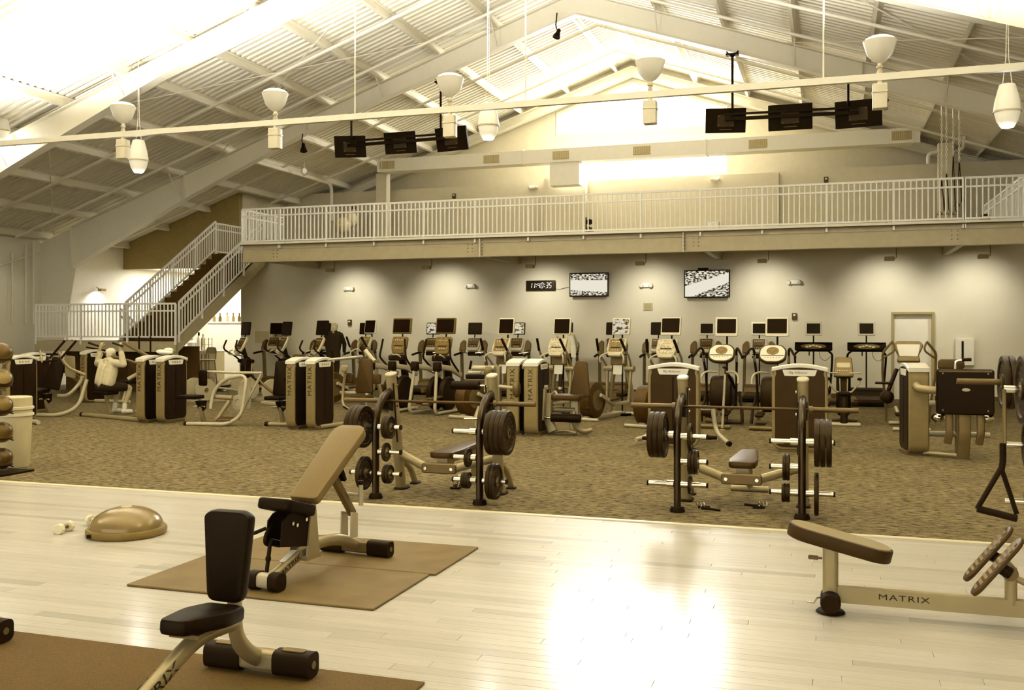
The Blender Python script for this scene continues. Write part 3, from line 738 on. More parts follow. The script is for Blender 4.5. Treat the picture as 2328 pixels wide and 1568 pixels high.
# ------------------------------------------------------------------ lower back wall fittings
washx = []
for i, (px, py) in enumerate(((750, 614), (970, 608), (1205, 605), (1455, 599), (1733, 593), (2022, 588), (2235, 583))):
    p = PY(px, py, 24.4); washx.append(p.x)
    t = thing('wall_washer', 'small wall washer lamp under the mezzanine, number %s from the stairs' % ('one', 'two', 'three', 'four', 'five', 'six', 'seven')[i], 'light fixture', p, 0, 'wall washer lamps')
    MB().slab([(-.07, -.05), (.07, -.05), (.07, .03), (-.07, .05)], -.11, .11, FYZ(), bev=.008).build('housing', M('washer_grey', .5, .5), t, sharp=20)
    MB().tube([(.11, 0, 0), (.15, 0, .02), (.15, 0, ZM - .15 - p.z)], .009, 6).build('stem', SILVERD, t)
    MB().box((0, .078, 0), (.18, .006, .06)).build('lens', GLOW, t)
    light('washer_beam', 'SPOT', (0, .12, -.02), 165, aim=(0, 1.0, -.85), size=.06, angle=105, blend=1.0, parent=t)
emergency(795, 656, YW - .01, 'twin head emergency light nearest the stairs on the lower wall', 1.1); emergency(1070, 650, YW - .01, 'twin head emergency light left of the digital clock', 1.1); emergency(1470, 648, YW - .01, 'twin head emergency light between the two wall televisions', 1.15); emergency(1805, 641, YW - .01, 'twin head emergency light right of the wall televisions', 1.15)
strobe(796, 733, YW - .01, 'fire strobe on the lower wall behind the dark clothed man'); strobe(1806, 719, YW - .01, 'fire strobe on the lower wall above the ellipticals')
# digital clock
p = PY(1230, 649, YW - .01); ck = thing('digital_clock', 'black digital wall clock showing 11:40:35', 'clock', p)
MB().slab(rr(.84, .28, .015, 2), 0, .07, FXZ(), bev=.008).build('case', BLACKG, ck)
SEG = {'0': 'abcdef', '1': 'bc', '3': 'abgcd', '4': 'fgbc', '5': 'afgcd'}
SGP = {'a': (0, 1, 0), 'd': (0, -1, 0), 'g': (0, 0, 0), 'b': (1, .5, 1), 'c': (1, -.5, 1), 'f': (-1, .5, 1), 'e': (-1, -.5, 1)}
DIG = M('clock_digits', 1.0, .5, emit=1.2)
def clock_digit(ch, x0):
    mb = MB(); m = fr((0, -.071, 0), (1, 0, 0), (0, -1, 0)); dw, dh, th = .028, .072, .011
    if ch == ':':
        for s in (-1, 1): mb.slab(rr(.018, .018, .004, 1, x0 + s * .005, s * .032), 0, .003, m)
        mb.build('colon', DIG, ck, sharp=0); return
    for q in SEG[ch]:
        sx, sy, vert = SGP[q]; cx_, cy_ = sx * dw, sy * dh; ln = dh * .44 if vert else dw * .82
        pts = [(-th / 2, -ln), (th / 2, -ln), (th / 2, ln), (-th / 2, ln)] if vert else [(-ln, -th / 2), (ln, -th / 2), (ln, th / 2), (-ln, th / 2)]
        mb.slab([(x0 + cx_ + px_ + (cy_ + py_) * .16, cy_ + py_) for px_, py_ in pts], 0, .003, m)
    mb.build('digit', DIG, ck, sharp=0)
for ch, x0 in zip('11:40:35', (-.275, -.19, -.118, -.045, .05, .122, .195, .29)): clock_digit(ch, x0)
MB().tube([(.42, -.01, -.1), (.55, -.005, -.11), (.72, -.005, -.07), (.8, -.005, -.06)], .006, 5).build('cable', SILVERD, ck)
def game_mat(name, seed, line):
    m = bpy.data.materials.new(name); m.use_nodes = True; nt = m.node_tree; b = nt.nodes['Principled BSDF']; N = nt.nodes.new; L = nt.links.new
    tc = N('ShaderNodeTexCoord'); sp = N('ShaderNodeSeparateXYZ'); L(tc.outputs['Generated'], sp.inputs[0])
    n = N('ShaderNodeTexNoise'); n.inputs['Scale'].default_value = 16; n.inputs['Detail'].default_value = 3; L(tc.outputs['Generated'], n.inputs['Vector'])
    cr = N('ShaderNodeValToRGB'); cr.color_ramp.elements[0].position = .44; cr.color_ramp.elements[1].position = .56; cr.color_ramp.elements[0].color = T(.1); cr.color_ramp.elements[1].color = T(.95)
    L(n.outputs['Fac'], cr.inputs[0])
    # pale court between two slanting crowd edges
    def edge(a, bq, c):
        m1 = N('ShaderNodeMath'); m1.operation = 'MULTIPLY'; m1.inputs[1].default_value = a; L(sp.outputs['X'], m1.inputs[0])
        m2 = N('ShaderNodeMath'); m2.operation = 'ADD'; L(m1.outputs[0], m2.inputs[0]); L(sp.outputs['Z'], m2.inputs[1])
        m3 = N('ShaderNodeMath'); m3.operation = bq; m3.inputs[1].default_value = c; L(m2.outputs[0], m3.inputs[0]); return m3
    e1 = edge(line[0], 'LESS_THAN', line[1]); e2 = edge(line[2], 'GREATER_THAN', line[3])
    ml = N('ShaderNodeMath'); ml.operation = 'MULTIPLY'; L(e1.outputs[0], ml.inputs[0]); L(e2.outputs[0], ml.inputs[1])
    mx = N('ShaderNodeMix'); mx.data_type = 'RGBA'; L(ml.outputs[0], mx.inputs[0]); L(cr.outputs[0], mx.inputs[6]); mx.inputs[7].default_value = T(.97)
    b.inputs['Base Color'].default_value = T(.03); L(mx.outputs[2], b.inputs['Emission Color']); b.inputs['Emission Strength'].default_value = 1.25; b.inputs['Roughness'].default_value = .4; b.inputs['Specular IOR Level'].default_value = .1
    return m
def walltv(px, py, w, h, label, mat, rz):
    p = PY(px, py, YW - .12); t = thing('wall_television', label, 'television', (p.x, YW - .12, p.z), rz, 'televisions on the lower wall')
    MB().slab(rr(w, h, .012, 2), -.03, .03, FXZ(), bev=.006).build('casing', BLACKG, t)
    MB().box((0, -.032, 0), (w - .06, .006, h - .07)).build('screen', mat, t)
    MB().box((0, .07, -h * .3), (w * .5, .08, .2)).build('wall_bracket', BLACK, t)
    return t
walltv(1339, 647, 1.1, .66, 'wall television showing a bright court game next to the clock', game_mat('court_broadcast', 1, (.02, .72, .12, .26)), 0)
t = walltv(1607, 645, 1.2, .74, 'wall television showing a bright ice game, with a box on top', game_mat('arena_broadcast', 2, (-.5, .42, -.65, -.1)), 0)
MB().box((-.1, 0, .4), (.26, .1, .05)).build('set_top_box', BLACK, t)
p = PY(1473, 697, YW - .01); pl = thing('wall_plaque', 'small square plaque with lines of print between the televisions', 'plaque', p)
MB().slab(rr(.25, .2, .004, 1), 0, .012, FXZ(), bev=.003).build('board', M('plaque_tan', .62, .5), pl)
for k in range(6): MB().box((0, -.014, -.07 + k * .028), (.19, .002, .008)).build('print_line', M('plaque_print', .42, .6), pl)
p = PY(2192, 800, YW - .01); ax = thing('wall_dispenser', 'white wall cabinet with a dark slot right of the door', 'cabinet', (p.x, YW - .01, p.z))
MB().slab(rr(.42, .66, .02, 2), 0, .13, FXZ(), bev=.01).build('body', M('cabinet_white', .88, .4), ax); MB().box((-.05, -.132, .02), (.05, .006, .5)).build('slot', BLACK, ax)
for px, py, w, h, lab, mt in ((596, 766, .5, .36, 'blank pale notice sheet on the wall by the left ellipticals', .66), (634, 762, .42, .42, 'printed poster on the wall by the left ellipticals', .55)):
    p = PY(px, py, YW - .005); t = thing('wall_poster', lab, 'poster', p)
    MB().box((0, -.002, 0), (w, .004, h)).build('sheet', M('poster_%d' % px, mt, .5), t)
    if px == 634: MB().box((.0, -.006, .08), (w * .8, .002, h * .35)).build('picture', M('poster_picture', .45, .5, var=.25, scale=14), t)
# wash light on the side wall behind the stairs
p = V((XL + .25, 26.0, 3.05)); t = thing('wall_washer', 'small wall lamp on the bright side wall behind the landing', 'light fixture', p)
MB().box((0, 0, 0), (.14, .22, .08)).build('housing', M('washer_grey', .5), t); MB().tube([(-.1, 0, 0), (-.22, 0, .1)], .012, 6).build('arm', SILVERD, t)
light('washer_beam', 'SPOT', (.0, 0, -.06), 70, aim=(-.5, 0, -1), size=.06, angle=140, blend=.8, parent=t)
# ------------------------------------------------------------------ mats
MATG = M('exercise_mat_vinyl', .35, .6, grey=.1, var=.02, scale=4, bump=.02)
def matm(name, x0, x1, y0, y1, th, mat, label):
    return tag(MB().slab(rr(x1 - x0, y1 - y0, .01, 2, (x0 + x1) / 2, (y0 + y1) / 2), 0.001, th, bev=.004).build(name, mat), label, 'mat')
matm('exercise_mat', -4.64, -2.74, 5.55, 6.462, .016, MATG, 'olive exercise mat nearer the viewer under the incline bench')
matm('exercise_mat', -4.60, -2.70, 6.475, 7.39, .016, MATG, 'olive exercise mat farther back under the incline bench')
RUBM = M('speckled_rubber_mat', .27, .85, var=.05, scale=140, bump=.15)
matm('rubber_mat', -6.2, -1.93, 3.1, 4.50, .012, RUBM, 'dark speckled rubber mat under the low stool bench')

# ------------------------------------------------------------------ low stool bench with short back
def stool_bench(label, loc, rz):
    t = thing('utility_bench', label, 'bench', loc, rz, 'short backed utility benches')
    m = fr((0, .0, .665), (1, 0, 0), (0, -1, .06))
    MB().slab(rpoly([(-.098, -.22), (.098, -.22), (.133, .2), (.09, .225), (-.09, .225), (-.133, .2)], .05, 4), -.035, .04, m, bev=.022, soft=True).build('backrest', VINYL, t)
    s = fr((0, -.21, .42), (1, 0, 0), (0, .1, 1))
    MB().slab(rpoly([(-.07, -.235), (.07, -.235), (.135, .02), (.11, .2), (-.11, .2), (-.135, .02)], .04, 4), -.04, .035, s, bev=.02, soft=True).build('seat', VINYL, t)
    ov = [(.033 * math.cos(a), .045 * math.sin(a)) for a in [2 * math.pi * i / 12 for i in range(12)]]
    MB().tube([(0, .045, .80), (0, .05, .4), (0, .06, .24), (0, .17, .13), (0, .27, .075)], .04, prof=ov, fil=.12, up=(0, 1, 0)).build('rear_post', SILVER, t)
    tb = MB().tube([(0, .04, .33), (0, -.25, .35), (0, -.95, .06)], .04, prof=ov, fil=.15).build('front_tube', SILVER, t)
    d = V((0, -.7, -.29)).normalized()
    text('MATRIX', .075, INK, tb, fr((.034, -.62, .197), -d, (1, 0, .05)), extrude=.001, sx=1.5)
    text('MATRIX', .075, INK, tb, fr((-.034, -.62, .197), d, (-1, 0, .05)), extrude=.001, sx=1.5)
    MB().tube([(-.14, .28, .07), (.14, .28, .07)], .05, prof=rr(.09, .1, .025, 3)).build('rear_foot_bar', SILVER, t)
    for sx in (-1, 1):
        c = MB().tube([(sx * .10, .28, .068), (sx * .31, .28, .068)], .05, prof=rr(.115, .125, .035, 3)).build('foot_cap', RUBBER, t)
        MB().lathe([(.02, 0), (.02, .005), (.012, .004)], fr((sx * .31, .28, .068), (0, 1, 0), (sx, 0, 0)), 10).build('cap_bolt', SILVERD, c)
        MB().slab(rr(.13, .05, .015, 3, sx * .2, .28), .13, .137, bev=.002).build('cap_inlay', SILVERD, c)
    MB().tube([(-.2, -.93, .05), (.2, -.93, .05)], .04, prof=rr(.08, .09, .02, 3)).build('front_foot_bar', SILVER, t)
    for sx in (-1, 1): MB().tube([(sx * .17, -.93, .05), (sx * .26, -.93, .05)], .04, prof=rr(.095, .1, .03, 3)).build('foot_cap', RUBBER, t)
    MB().box((0, -.2, .375), (.16, .3, .02)).build('seat_plate', SILVERD, t)
    return t
stool_bench('short backed utility bench with dark pads on the rubber mat', (-2.80, 4.08, .012), 0)
stool_bench('utility bench mostly beyond the left frame edge, only its foot showing', (-4.74, 4.03, .012), 0)

# ------------------------------------------------------------------ adjustable incline bench
t = thing('incline_bench', 'adjustable incline bench with tan backrest standing on the olive mats', 'bench', (-3.63, 5.72, .016), -5)
a0, a1 = V((0, .43, .535)), V((0, 1.09, 1.0)); ax_ = (a1 - a0).normalized(); nrm = V((0, -ax_.z, ax_.y))
m = fr((a0 + a1) / 2, (1, 0, 0), nrm); L = (a1 - a0).length
MB().slab(rpoly([(-.12, -L / 2), (.12, -L / 2), (.145, L / 2 - .06), (.1, L / 2), (-.1, L / 2), (-.145, L / 2 - .06)], .035, 4), -.035, .035, m, bev=.016, soft=True).build('backrest', VINYLL, t)
m = fr((0, .26, .525), (1, 0, 0), (0, .30, 1))
MB().slab(rpoly([(-.14, -.2), (.14, -.2), (.13, .17), (-.13, .17)], .05, 4), -.045, .035, m, bev=.02, soft=True).build('seat', VINYL, t)
for sx in (-1, 1):
    MB().slab([(.08, .28), (.40, .22), (.42, .50), (.30, .51), (.16, .49), (.1, .45)], sx * .06 - .006, sx * .06 + .006, FYZ()).build('seat_bracket', BLACK, t, sharp=20)
    MB().slab([(.36, .14), (.52, .12), (.47, .52), (.42, .52)], sx * .075 - .006, sx * .075 + .006, FYZ()).build('pivot_plate', SILVER, t, sharp=20)
    for k, (yy, zz) in enumerate(((.2, .42), (.25, .40), (.36, .42))): MB().lathe([(.014, 0), (.014, .012)], fr((sx * .068, yy, zz), (0, 1, 0), (sx, 0, 0)), 8).build('bolt', CHROME, t)
MB().box((0, .44, .14), (.17, .18, .03)).build('pivot_base', SILVER, t)
ov = [(.036 * math.cos(a), .045 * math.sin(a)) for a in [2 * math.pi * i / 12 for i in range(12)]]
tb = MB().tube([(0, .0, .065), (0, .12, .08), (0, .36, .165), (0, .62, .20), (0, .9, .17), (0, 1.13, .075)], .04, prof=ov, fil=.12).build('main_tube', SILVER, t)
d = V((0, .24, .085)).normalized()
text('MATRIX', .05, INK, tb, fr((.037, .22, .118), d, (1, 0, .0)), extrude=.001, sx=1.4)
MB().slab(rr(.045, .16, .01, 2), 0, .004, fr((0, .25, .175), (1, 0, 0), (0, -.33, 1))).build('caution_sticker', LABEL, tb)
MB().tube([(-.1, 0, .065), (.1, 0, .065)], .05, prof=rr(.09, .1, .03, 3)).build('front_foot_bar', SILVERL, t)
for sx in (-1, 1):
    MB().tube([(sx * .05, 0, .063), (sx * .125, 0, .063)], .05, prof=rr(.115, .12, .035, 3)).build('foot_cap', RUBBER, t)
    MB().tube([(sx * .12, 1.14, .063), (sx * .31, 1.14, .063)], .05, prof=rr(.1, .118, .03, 3)).build('foot_cap', RUBBER, t)
    MB().lathe([(.018, 0), (.018, .004)], fr((sx * .311, 1.14, .063), (0, 1, 0), (sx, 0, 0)), 10).build('cap_bolt', SILVERD, t)
MB().tube([(-.2, 1.14, .06), (.2, 1.14, .06)], .04, prof=rr(.07, .09, .02, 3)).build('rear_foot_bar', SILVERD, t)
MB().tube([(.0, .78, .70), (.0, 1.08, .33)], .03, prof=rr(.05, .06, .01, 2)).build('ladder_arm', SILVERD, t)
for sx in (-1, 1): MB().slab([(.98, .16), (1.08, .15), (1.08, .34), (.99, .36)], sx * .045 - .005, sx * .045 + .005, FYZ()).build('ladder_fork', SILVERL, t, sharp=20)
MB().tube([(0, .98, .50), (.12, .98, .5)], .014, 8).tube([(.14, .98, .42), (.14, .98, .58)], .018, 8).build('ladder_handle', SILVERL, t)
MB().lathe([(.02, 0), (.02, .03)], fr((.14, .98, .58), (1, 0, 0), (0, 0, 1)), 10).build('handle_knob', RUBBER, t)
MB().tube([(0, .82, .77), (0, .9, .62)], .03, prof=rr(.12, .03, .005, 1)).build('back_plate', BLACK, t)
MB().tube([(-.02, .07, .3), (-.02, .03, .1)], .014, 8).build('strut', BLACK, t)
MB().tube([(-.02, .075, .31), (-.02, .16, .28), (-.02, .3, .26)], .02, prof=rr(.03, .05, .006, 1)).build('strut_link', BLACK, t)
MB().tube([(-.05, .14, .42), (-.05, .06, .36), (-.05, .05, .3), (-.05, .1, .28)], .013, 8, fil=.03).build('seat_lever', BLACK, t)
MB().tube([(-.06, .08, .40), (-.14, -.02, .36), (-.17, -.04, .345)], .013, 8, fil=.02).build('lever_handle', RUBBER, t)
MB().ell((-.02, .05, .2), (.02, .02, .03), 8, 5).build('strut_knob', BLACK, t)

# ------------------------------------------------------------------ half dome trainer and small dumbbells
bx, by = G(288, 1213)
t = thing('balance_dome', 'olive half dome balance trainer lying flat on the wood floor', 'balance trainer', (bx, by), 20)
MB().lathe([(.26, .0), (.325, .004), (.335, .02), (.335, .05), (.325, .066), (.3, .068)], n=40).build('base', M('dome_base', .4, .5), t)
MB().lathe([(.305, .066)] + [(.305 * math.cos(q), .066 + .175 * math.sin(q)) for q in [math.pi / 2 * i / 10 for i in range(1, 10)]] + [(.004, .241)], n=40).build('dome', M('dome_vinyl', .42, .26, coat=.25, grey=.15), t)
MB().lathe([(.05, .239), (.045, .243), (.004, .244)], n=16).build('valve_patch', M('dome_patch', .6, .3), t)
for q in (1, 4): MB().box((.336 * math.cos(q), .336 * math.sin(q), .035), (.03, .05, .03), Matrix.Identity(4)).build('grip_slot', BLACK, t)
def dumbbell(px, py, rz, label, s):
    x, y = G(px, py); t = thing('dumbbell', label, 'dumbbell', (x, y), rz, 'small dumbbells on the wood floor')
    for sy in (-1, 1): MB().slab(circ(.038 * s, 8), -.025, .025, fr((0, sy * .055 * s, .035 * s), (1, 0, 0), (0, sy, 0)), bev=.006).build('weight', M('dumbbell_vinyl', .82, .5), t)
    MB().tube([(0, -.055 * s, .036 * s), (0, .055 * s, .036 * s)], .016, 10).build('grip', SILVERD, t)
dumbbell(146, 1210, 8, 'small pale dumbbell lying alone on the wood floor', 1.25); dumbbell(213, 1196, 60, 'small pale dumbbell half hidden behind the balance dome', 1.3)

# ------------------------------------------------------------------ bench with tilted oval pad at the right
fx, fy = G(1888, 1392)
t = thing('pad_bench', 'low bench with tilted oval pad and ribbed foot plates on a long beam', 'bench', (fx, fy), 0)
MB().lathe([(.085, 0), (.09, .006), (.08, .018), (.03, .022)], n=20).build('foot_disc', RUBBER, t)
MB().lathe([(.058, -.12), (.062, -.1), (.062, .1), (.055, .11)], fr((0, .0, .08), (1, 0, 0), (0, -1, 0)), 18).build('foot_roller', RUBBER, t)
bmb = MB().box((.95, .02, .118), (1.9, .055, .1)).build('beam', SILVER, t)
text('MATRIX', .05, INK, bmb, fr((.43, -.009, .125), (1, 0, 0), (0, -1, 0)), extrude=.001, sx=1.5, space=1.15)
MB().tube([(0, .02, .1), (0, .02, .41)], .05, prof=rr(.095, .085, .03, 4)).build('post', SILVER, t)
m = fr((.055, .02, .455), (1, 0, -.235), (.235, 0, 1))
pd = MB().slab(rr(.64, .27, .133, 8), -.05, .035, m, bev=.012, soft=True).build('pad', M('pad_side', .13, .5, spec=.3), t)
MB().slab(rr(.612, .242, .12, 8), .034, .038, m, bev=.003).build('pad_top_sheen', M('pad_sheen_vinyl', .47, .38, grey=.15), pd)  # paler top sheet: glossy reflection put into the colour
MB().tube([(-.05, .02, .335), (-.085, .02, .335)], .008, 8).tube([(-.075, .02, .335), (-.12, .02, .337)], .014, 8).ell((-.125, .02, .337), (.012, .016, .016), 8, 5).build('adjust_knob', SILVERD, t)
MB().tube([(-.05, .03, .09), (-.08, .04, .075), (-.1, .06, .035), (-.145, .09, .03)], .006, 6).build('spring_clip', CHROME, t)
pv = V((1.06, .02, .33))
for i, dy in enumerate((-.15, .19)):
    c = V((.925 + .02 * i, dy, .42 - .045 * i)); c = V((.93, dy, .395))
    m = fr(c, (.61, 0, .79), (-.79, 0, .61))
    p = MB().slab(rr(.44, .15, .074, 8), -.012, .012, m, bev=.006, soft=True).build('foot_plate', VINYLM, t)
    for k in range(9): MB().slab(rr(.022, .115 if 0 < k < 8 else .07, .004, 1, -.168 + k * .042, 0), .011, .017, m).build('grip_rib', M('plate_rib', .40, .7), p)
MB().tube([(1.0, -.15, .36), (1.0, .19, .36)], .045, 14).build('plate_axle', SILVERD, t)
for dy in (-.15, .19): MB().tube([(.94, dy, .395), (1.0, dy, .36)], .035, 12).build('axle_hub', BLACK, t)
MB().tube([(1.03, .02, .14), (1.03, .02, .36)], .035, 12).build('plate_post', SILVER, t)
MB().tube([(1.05, .02, .3), (1.22, .02, .22), (1.25, .02, .15)], .02, 10, fil=.08).build('plate_brace', SILVER, t)
MB().tube([(1.85, -.25, .05), (1.85, .29, .05)], .04, prof=rr(.08, .1, .02, 3)).build('rear_foot_bar', SILVER, t)

# ------------------------------------------------------------------ weight plates, barbells, bench press stations
_plates = {}
def plate_mesh(R, th):
    k = (R, th)
    if k not in _plates:
        h = th / 2
        mb = MB().lathe([(.027, -h), (R * .3, -h), (R * .32, -h * .45), (R * .78, -h * .45), (R * .82, -h), (R * .97, -h), (R, -h * .6), (R, h * .6), (R * .97, h), (R * .82, h), (R * .78, h * .45), (R * .32, h * .45), (R * .3, h), (.027, h)], n=36, caps=False)
        hub = MB().lathe([(.026, -h - .002), (.05, -h - .002), (.05, h + .002), (.026, h + .002)], n=20, caps=False)
        nub = MB()
        for i in range(16):
            a = 2 * math.pi * i / 16
            for s in (-1, 1): nub.box((R * .66 * math.cos(a), R * .66 * math.sin(a), s * (h * .45 + .002)), (R * .05, R * .07, .004), Matrix.Identity(4))
        _plates[k] = (mb.mesh('plate_disc', IRON), hub.mesh('hub_ring', SILVERD), nub.mesh('raised_marks', SILVERD, sharp=0))
    return _plates[k]
def plate(loc, axis, R, th, label, group):
    t = thing('weight_plate', label, 'weight plate', loc, 0, group)
    d, h, nb = plate_mesh(R, th); q = V(axis).to_track_quat('Z', 'Y')
    for nm, me in (('plate_disc', d), ('hub_ring', h), ('raised_marks', nb)):
        o = obj(nm, me, t); o.rotation_mode = 'QUATERNION'; o.rotation_quaternion = q
    return t
def press_station(name, where, ox, oy, pads, pegs):
    t = thing('bench_press', where + ' bench press station with dark plate posts and silver uprights', 'bench press', (ox, oy), 0, 'bench press stations')
    hw_ = .583
    for s in (-1, 1):
        sd = MB().tube([(s * hw_, 0, .03), (s * hw_, 0, .72), (s * hw_, .03, .9), (s * hw_, .16, 1.06), (s * hw_, .36, 1.10)], .04, fil=.2, prof=[(.036 * math.cos(a), .05 * math.sin(a)) for a in [2 * math.pi * i / 14 for i in range(14)]], up=(0, 1, 0)).build('plate_post', M('post_dark', .07, .35, coat=.12), t)
        MB().lathe([(.07, 0), (.075, .02), (.06, .06)], fr((s * hw_, 0, 0), (1, 0, 0), (0, 0, 1)), 18).build('post_foot', RUBBER, sd)
        u0, u1 = V((s * hw_, .64, .02)), V((s * hw_, .37, 1.29))
        if True:
            mid = V((s * (hw_ + .0), .56, .42))
            up_ = MB().tube([u0, mid, u1], .06, prof=rr(.10, .13, .045, 4), fil=.2, up=(0, 1, 0)).build('upright', SILVER, t)
        MB().slab(rr(.115, .145, .05, 4), -.01, .02, fr(u1, (1, 0, 0), (u1 - u0)), bev=.008).build('upright_cap', SILVERL, up_)
        MB().slab(rr(.14, .2, .04, 4), 0, .03, FXY((s * hw_, .66, 0)), bev=.01).build('upright_foot', RUBBER, up_)
        MB().tube([(s * hw_, .66, .33), (s * hw_, .9, .2), (s * hw_, 1.02, .03)], .035, 10, fil=.2).build('rear_leg', SILVER, t)
        MB().slab(rr(.1, .14, .03, 3), 0, .025, FXY((s * hw_, 1.03, 0)), bev=.008).build('rear_foot', RUBBER, t)
        MB().slab([(.22, .93), (.34, .90), (.34, 1.08), (.29, 1.08), (.28, .98), (.22, .99)], s * hw_ - .045, s * hw_ + .045, FYZ()).build('bar_hook', BLACK, t, sharp=20)
        MB().slab([(.42, .55), (.44, .55), (.34, 1.2), (.315, 1.2)], s * (hw_ - .052) - .004, s * (hw_ - .052) + .004, FYZ()).build('wear_strip', BLACK, up_, sharp=20)
        for zz in (1.17, .95): MB().lathe([(.014, 0), (.014, .01)], fr((s * (hw_ - .06), .40, zz), (0, 1, 0), (-s, 0, 0)), 8).build('bolt', CHROME, up_)
    for s in (-1, 1):
        MB().tube([(s * (hw_ - .04), .57, .40), (s * .16, .36, .30)], .045, 12).build('cross_tube', SILVER, t)
    MB().slab(rr(.40, .11, .03, 3), -.03, .03, fr((0, .34, .30), (1, 0, 0), (0, -1, 0)), bev=.012).build('centre_plate', SILVERD, t)
    for s in (-1, 1): MB().lathe([(.018, 0), (.018, .015)], fr((s * .15, .31, .3), (1, 0, 0), (0, -1, 0)), 8).build('bolt', CHROME, t)
    MB().box((0, .52, .36), (.12, .2, .12)).box((0, .95, .36), (.09, .95, .06)).build('bench_tube', SILVER, t)
    MB().tube([(0, 1.35, .34), (0, 1.42, .04)], .035, 10).tube([(-.2, 1.42, .035), (.2, 1.42, .035)], .035, 10).build('bench_leg', SILVER, t)
    m = fr((0, .36, .44), (1, 0, 0), (0, 0, 1))
    if pads:
        MB().slab(rpoly([(-.13, 0), (.13, 0), (.145, .25), (.09, 1.08), (-.09, 1.08), (-.145, .25)], .06, 4), -.04, .03, m, bev=.02, soft=True).build('bench_pad', VINYLM, t)
    # pegs: (side post, inner/outer, z, [(R, th)...])
    for sp, io, z, pl, lab in pegs:
        x0 = sp * hw_ + io * .035; dr = io
        pg = MB().tube([(x0, 0, z), (x0 + dr * .07, 0, z)], .035, 12).tube([(x0 + dr * .06, 0, z), (x0 + dr * .245, 0, z)], .024, 14).build('plate_peg', CHROME, t)
        MB().tube([(x0 + dr * .245, 0, z), (x0 + dr * .262, 0, z)], .026, 14).build('peg_cap', RUBBER, pg)
        q = x0 + dr * .075
        for j, (R, th) in enumerate(pl):
            q += dr * th / 2
            plate((ox + q, oy, z - R * 0 - (.027 - .024)), (1, 0, 0), R, th, lab[j], 'plates on the bench press posts')
            q += dr * (th / 2 + .003)
    # barbell
    bar = thing('barbell', 'empty steel barbell resting on the ' + where + ' bench press station', 'barbell', (ox, oy + .275, 1.012), 0, 'barbells on the bench press stations')
    MB().tube([(-.655, 0, 0), (.655, 0, 0)], .0145, 12).build('shaft', M('bar_shaft', .2, .4, metal=.4), bar)
    for s in (-1, 1):
        MB().tube([(s * .655, 0, 0), (s * 1.09, 0, 0)], .025, 16).build('sleeve', M('bar_steel', .34, .4, metal=.5, grey=.25), bar)
        MB().tube([(s * .64, 0, 0), (s * .675, 0, 0)], .037, 16).build('sleeve_collar', SILVERD, bar)
    return t
B, S_, MD = (.225, .05), (.115, .034), (.18, .045)
def labs(w, what, n):
    return ['%s, %s' % (what, w)] * 1 if n == 1 else ['%s, %s' % (what, w + ' ' + q) for q in ('innermost', 'second', 'third', 'outermost')[:n]]
nearR, nearL = 'right station', 'left station'
press_station('a', 'right', -.806, 9.45, True, (
    (-1, -1, .755, [B, B, B], labs('right station left post outside,', 'large plate', 3)), (-1, 1, .745, [(.13, .03)], labs('right station left post top inside', 'small plate', 1)),
    (-1, 1, .50, [(.12, .03), (.12, .03), (.115, .025)], labs('right station left post middle,', 'small plate', 3)), (-1, 1, .275, [(.09, .025)], labs('right station left post bottom inside', 'small plate', 1)), (-1, -1, .275, [], []),
    (1, 1, .73, [B, B, B], labs('right station right post outside,', 'large plate', 3)), (1, -1, .73, [], []), (1, -1, .49, [(.125, .03), (.125, .03)], labs('right station right post middle,', 'small plate', 2)),
    (1, -1, .25, [(.09, .035), (.09, .035)], labs('right station right post bottom,', 'small plate', 2)), (1, 1, .25, [(.2, .04)], labs('right station right post bottom outside', 'medium plate', 1))))
press_station('b', 'left', -3.937, 9.21, True, (
    (-1, -1, .76, [B, B, B], labs('left station left post outside,', 'large plate', 3)), (-1, 1, .76, [(.12, .035), (.12, .035)], labs('left station left post top,', 'small plate', 2)), (-1, 1, .50, [(.1, .025)], labs('left station left post middle inside', 'small plate', 1)),
    (-1, 1, .27, [(.1, .03), (.1, .03)], labs('left station left post bottom,', 'small plate', 2)), (-1, -1, .27, [(.18, .045)], labs('left station left post bottom outside', 'medium plate', 1)),
    (1, 1, .745, [B, B, B, B], labs('left station right post outside,', 'large plate', 4)), (1, -1, .745, [], []), (1, -1, .48, [(.1, .03)], labs('left station right post middle inside', 'small plate', 1)),
    (1, -1, .25, [(.085, .035), (.085, .035)], labs('left station right post bottom,', 'small plate', 2)), (1, 1, .25, [(.18, .04), (.18, .04)], labs('left station right post bottom,', 'lettered medium plate', 2))))
def collar(px, py, rz, label):
    x, y = G(px, py); t = thing('spring_collar', label, 'collar', (x, y), rz, 'spring collars on the carpet')
    MB().tube([(.03 * math.cos(q), .006 * q - .01 + .0, .038 + .03 * math.sin(q)) for q in [i * .5 for i in range(30)]], .004, 5).build('spring', CHROME, t)
    for s in (-1, 1): MB().tube([(.03 * s, .03, .02), (.06 * s + .05, .09, .018), (.09 * s + .1, .14, .016)], .012, 8).build('grip', RUBBER, t)
collar(1585, 1158, -50, 'spring collar on the carpet under the left side of the right bench press'); collar(1742, 1156, 120, 'spring collar on the carpet under the right side of the right bench press')
collar(1030, 1106, -60, 'spring collar on the carpet below the left bench press seat'); collar(1052, 1113, 100, 'spring collar on the carpet against the left bench press post')

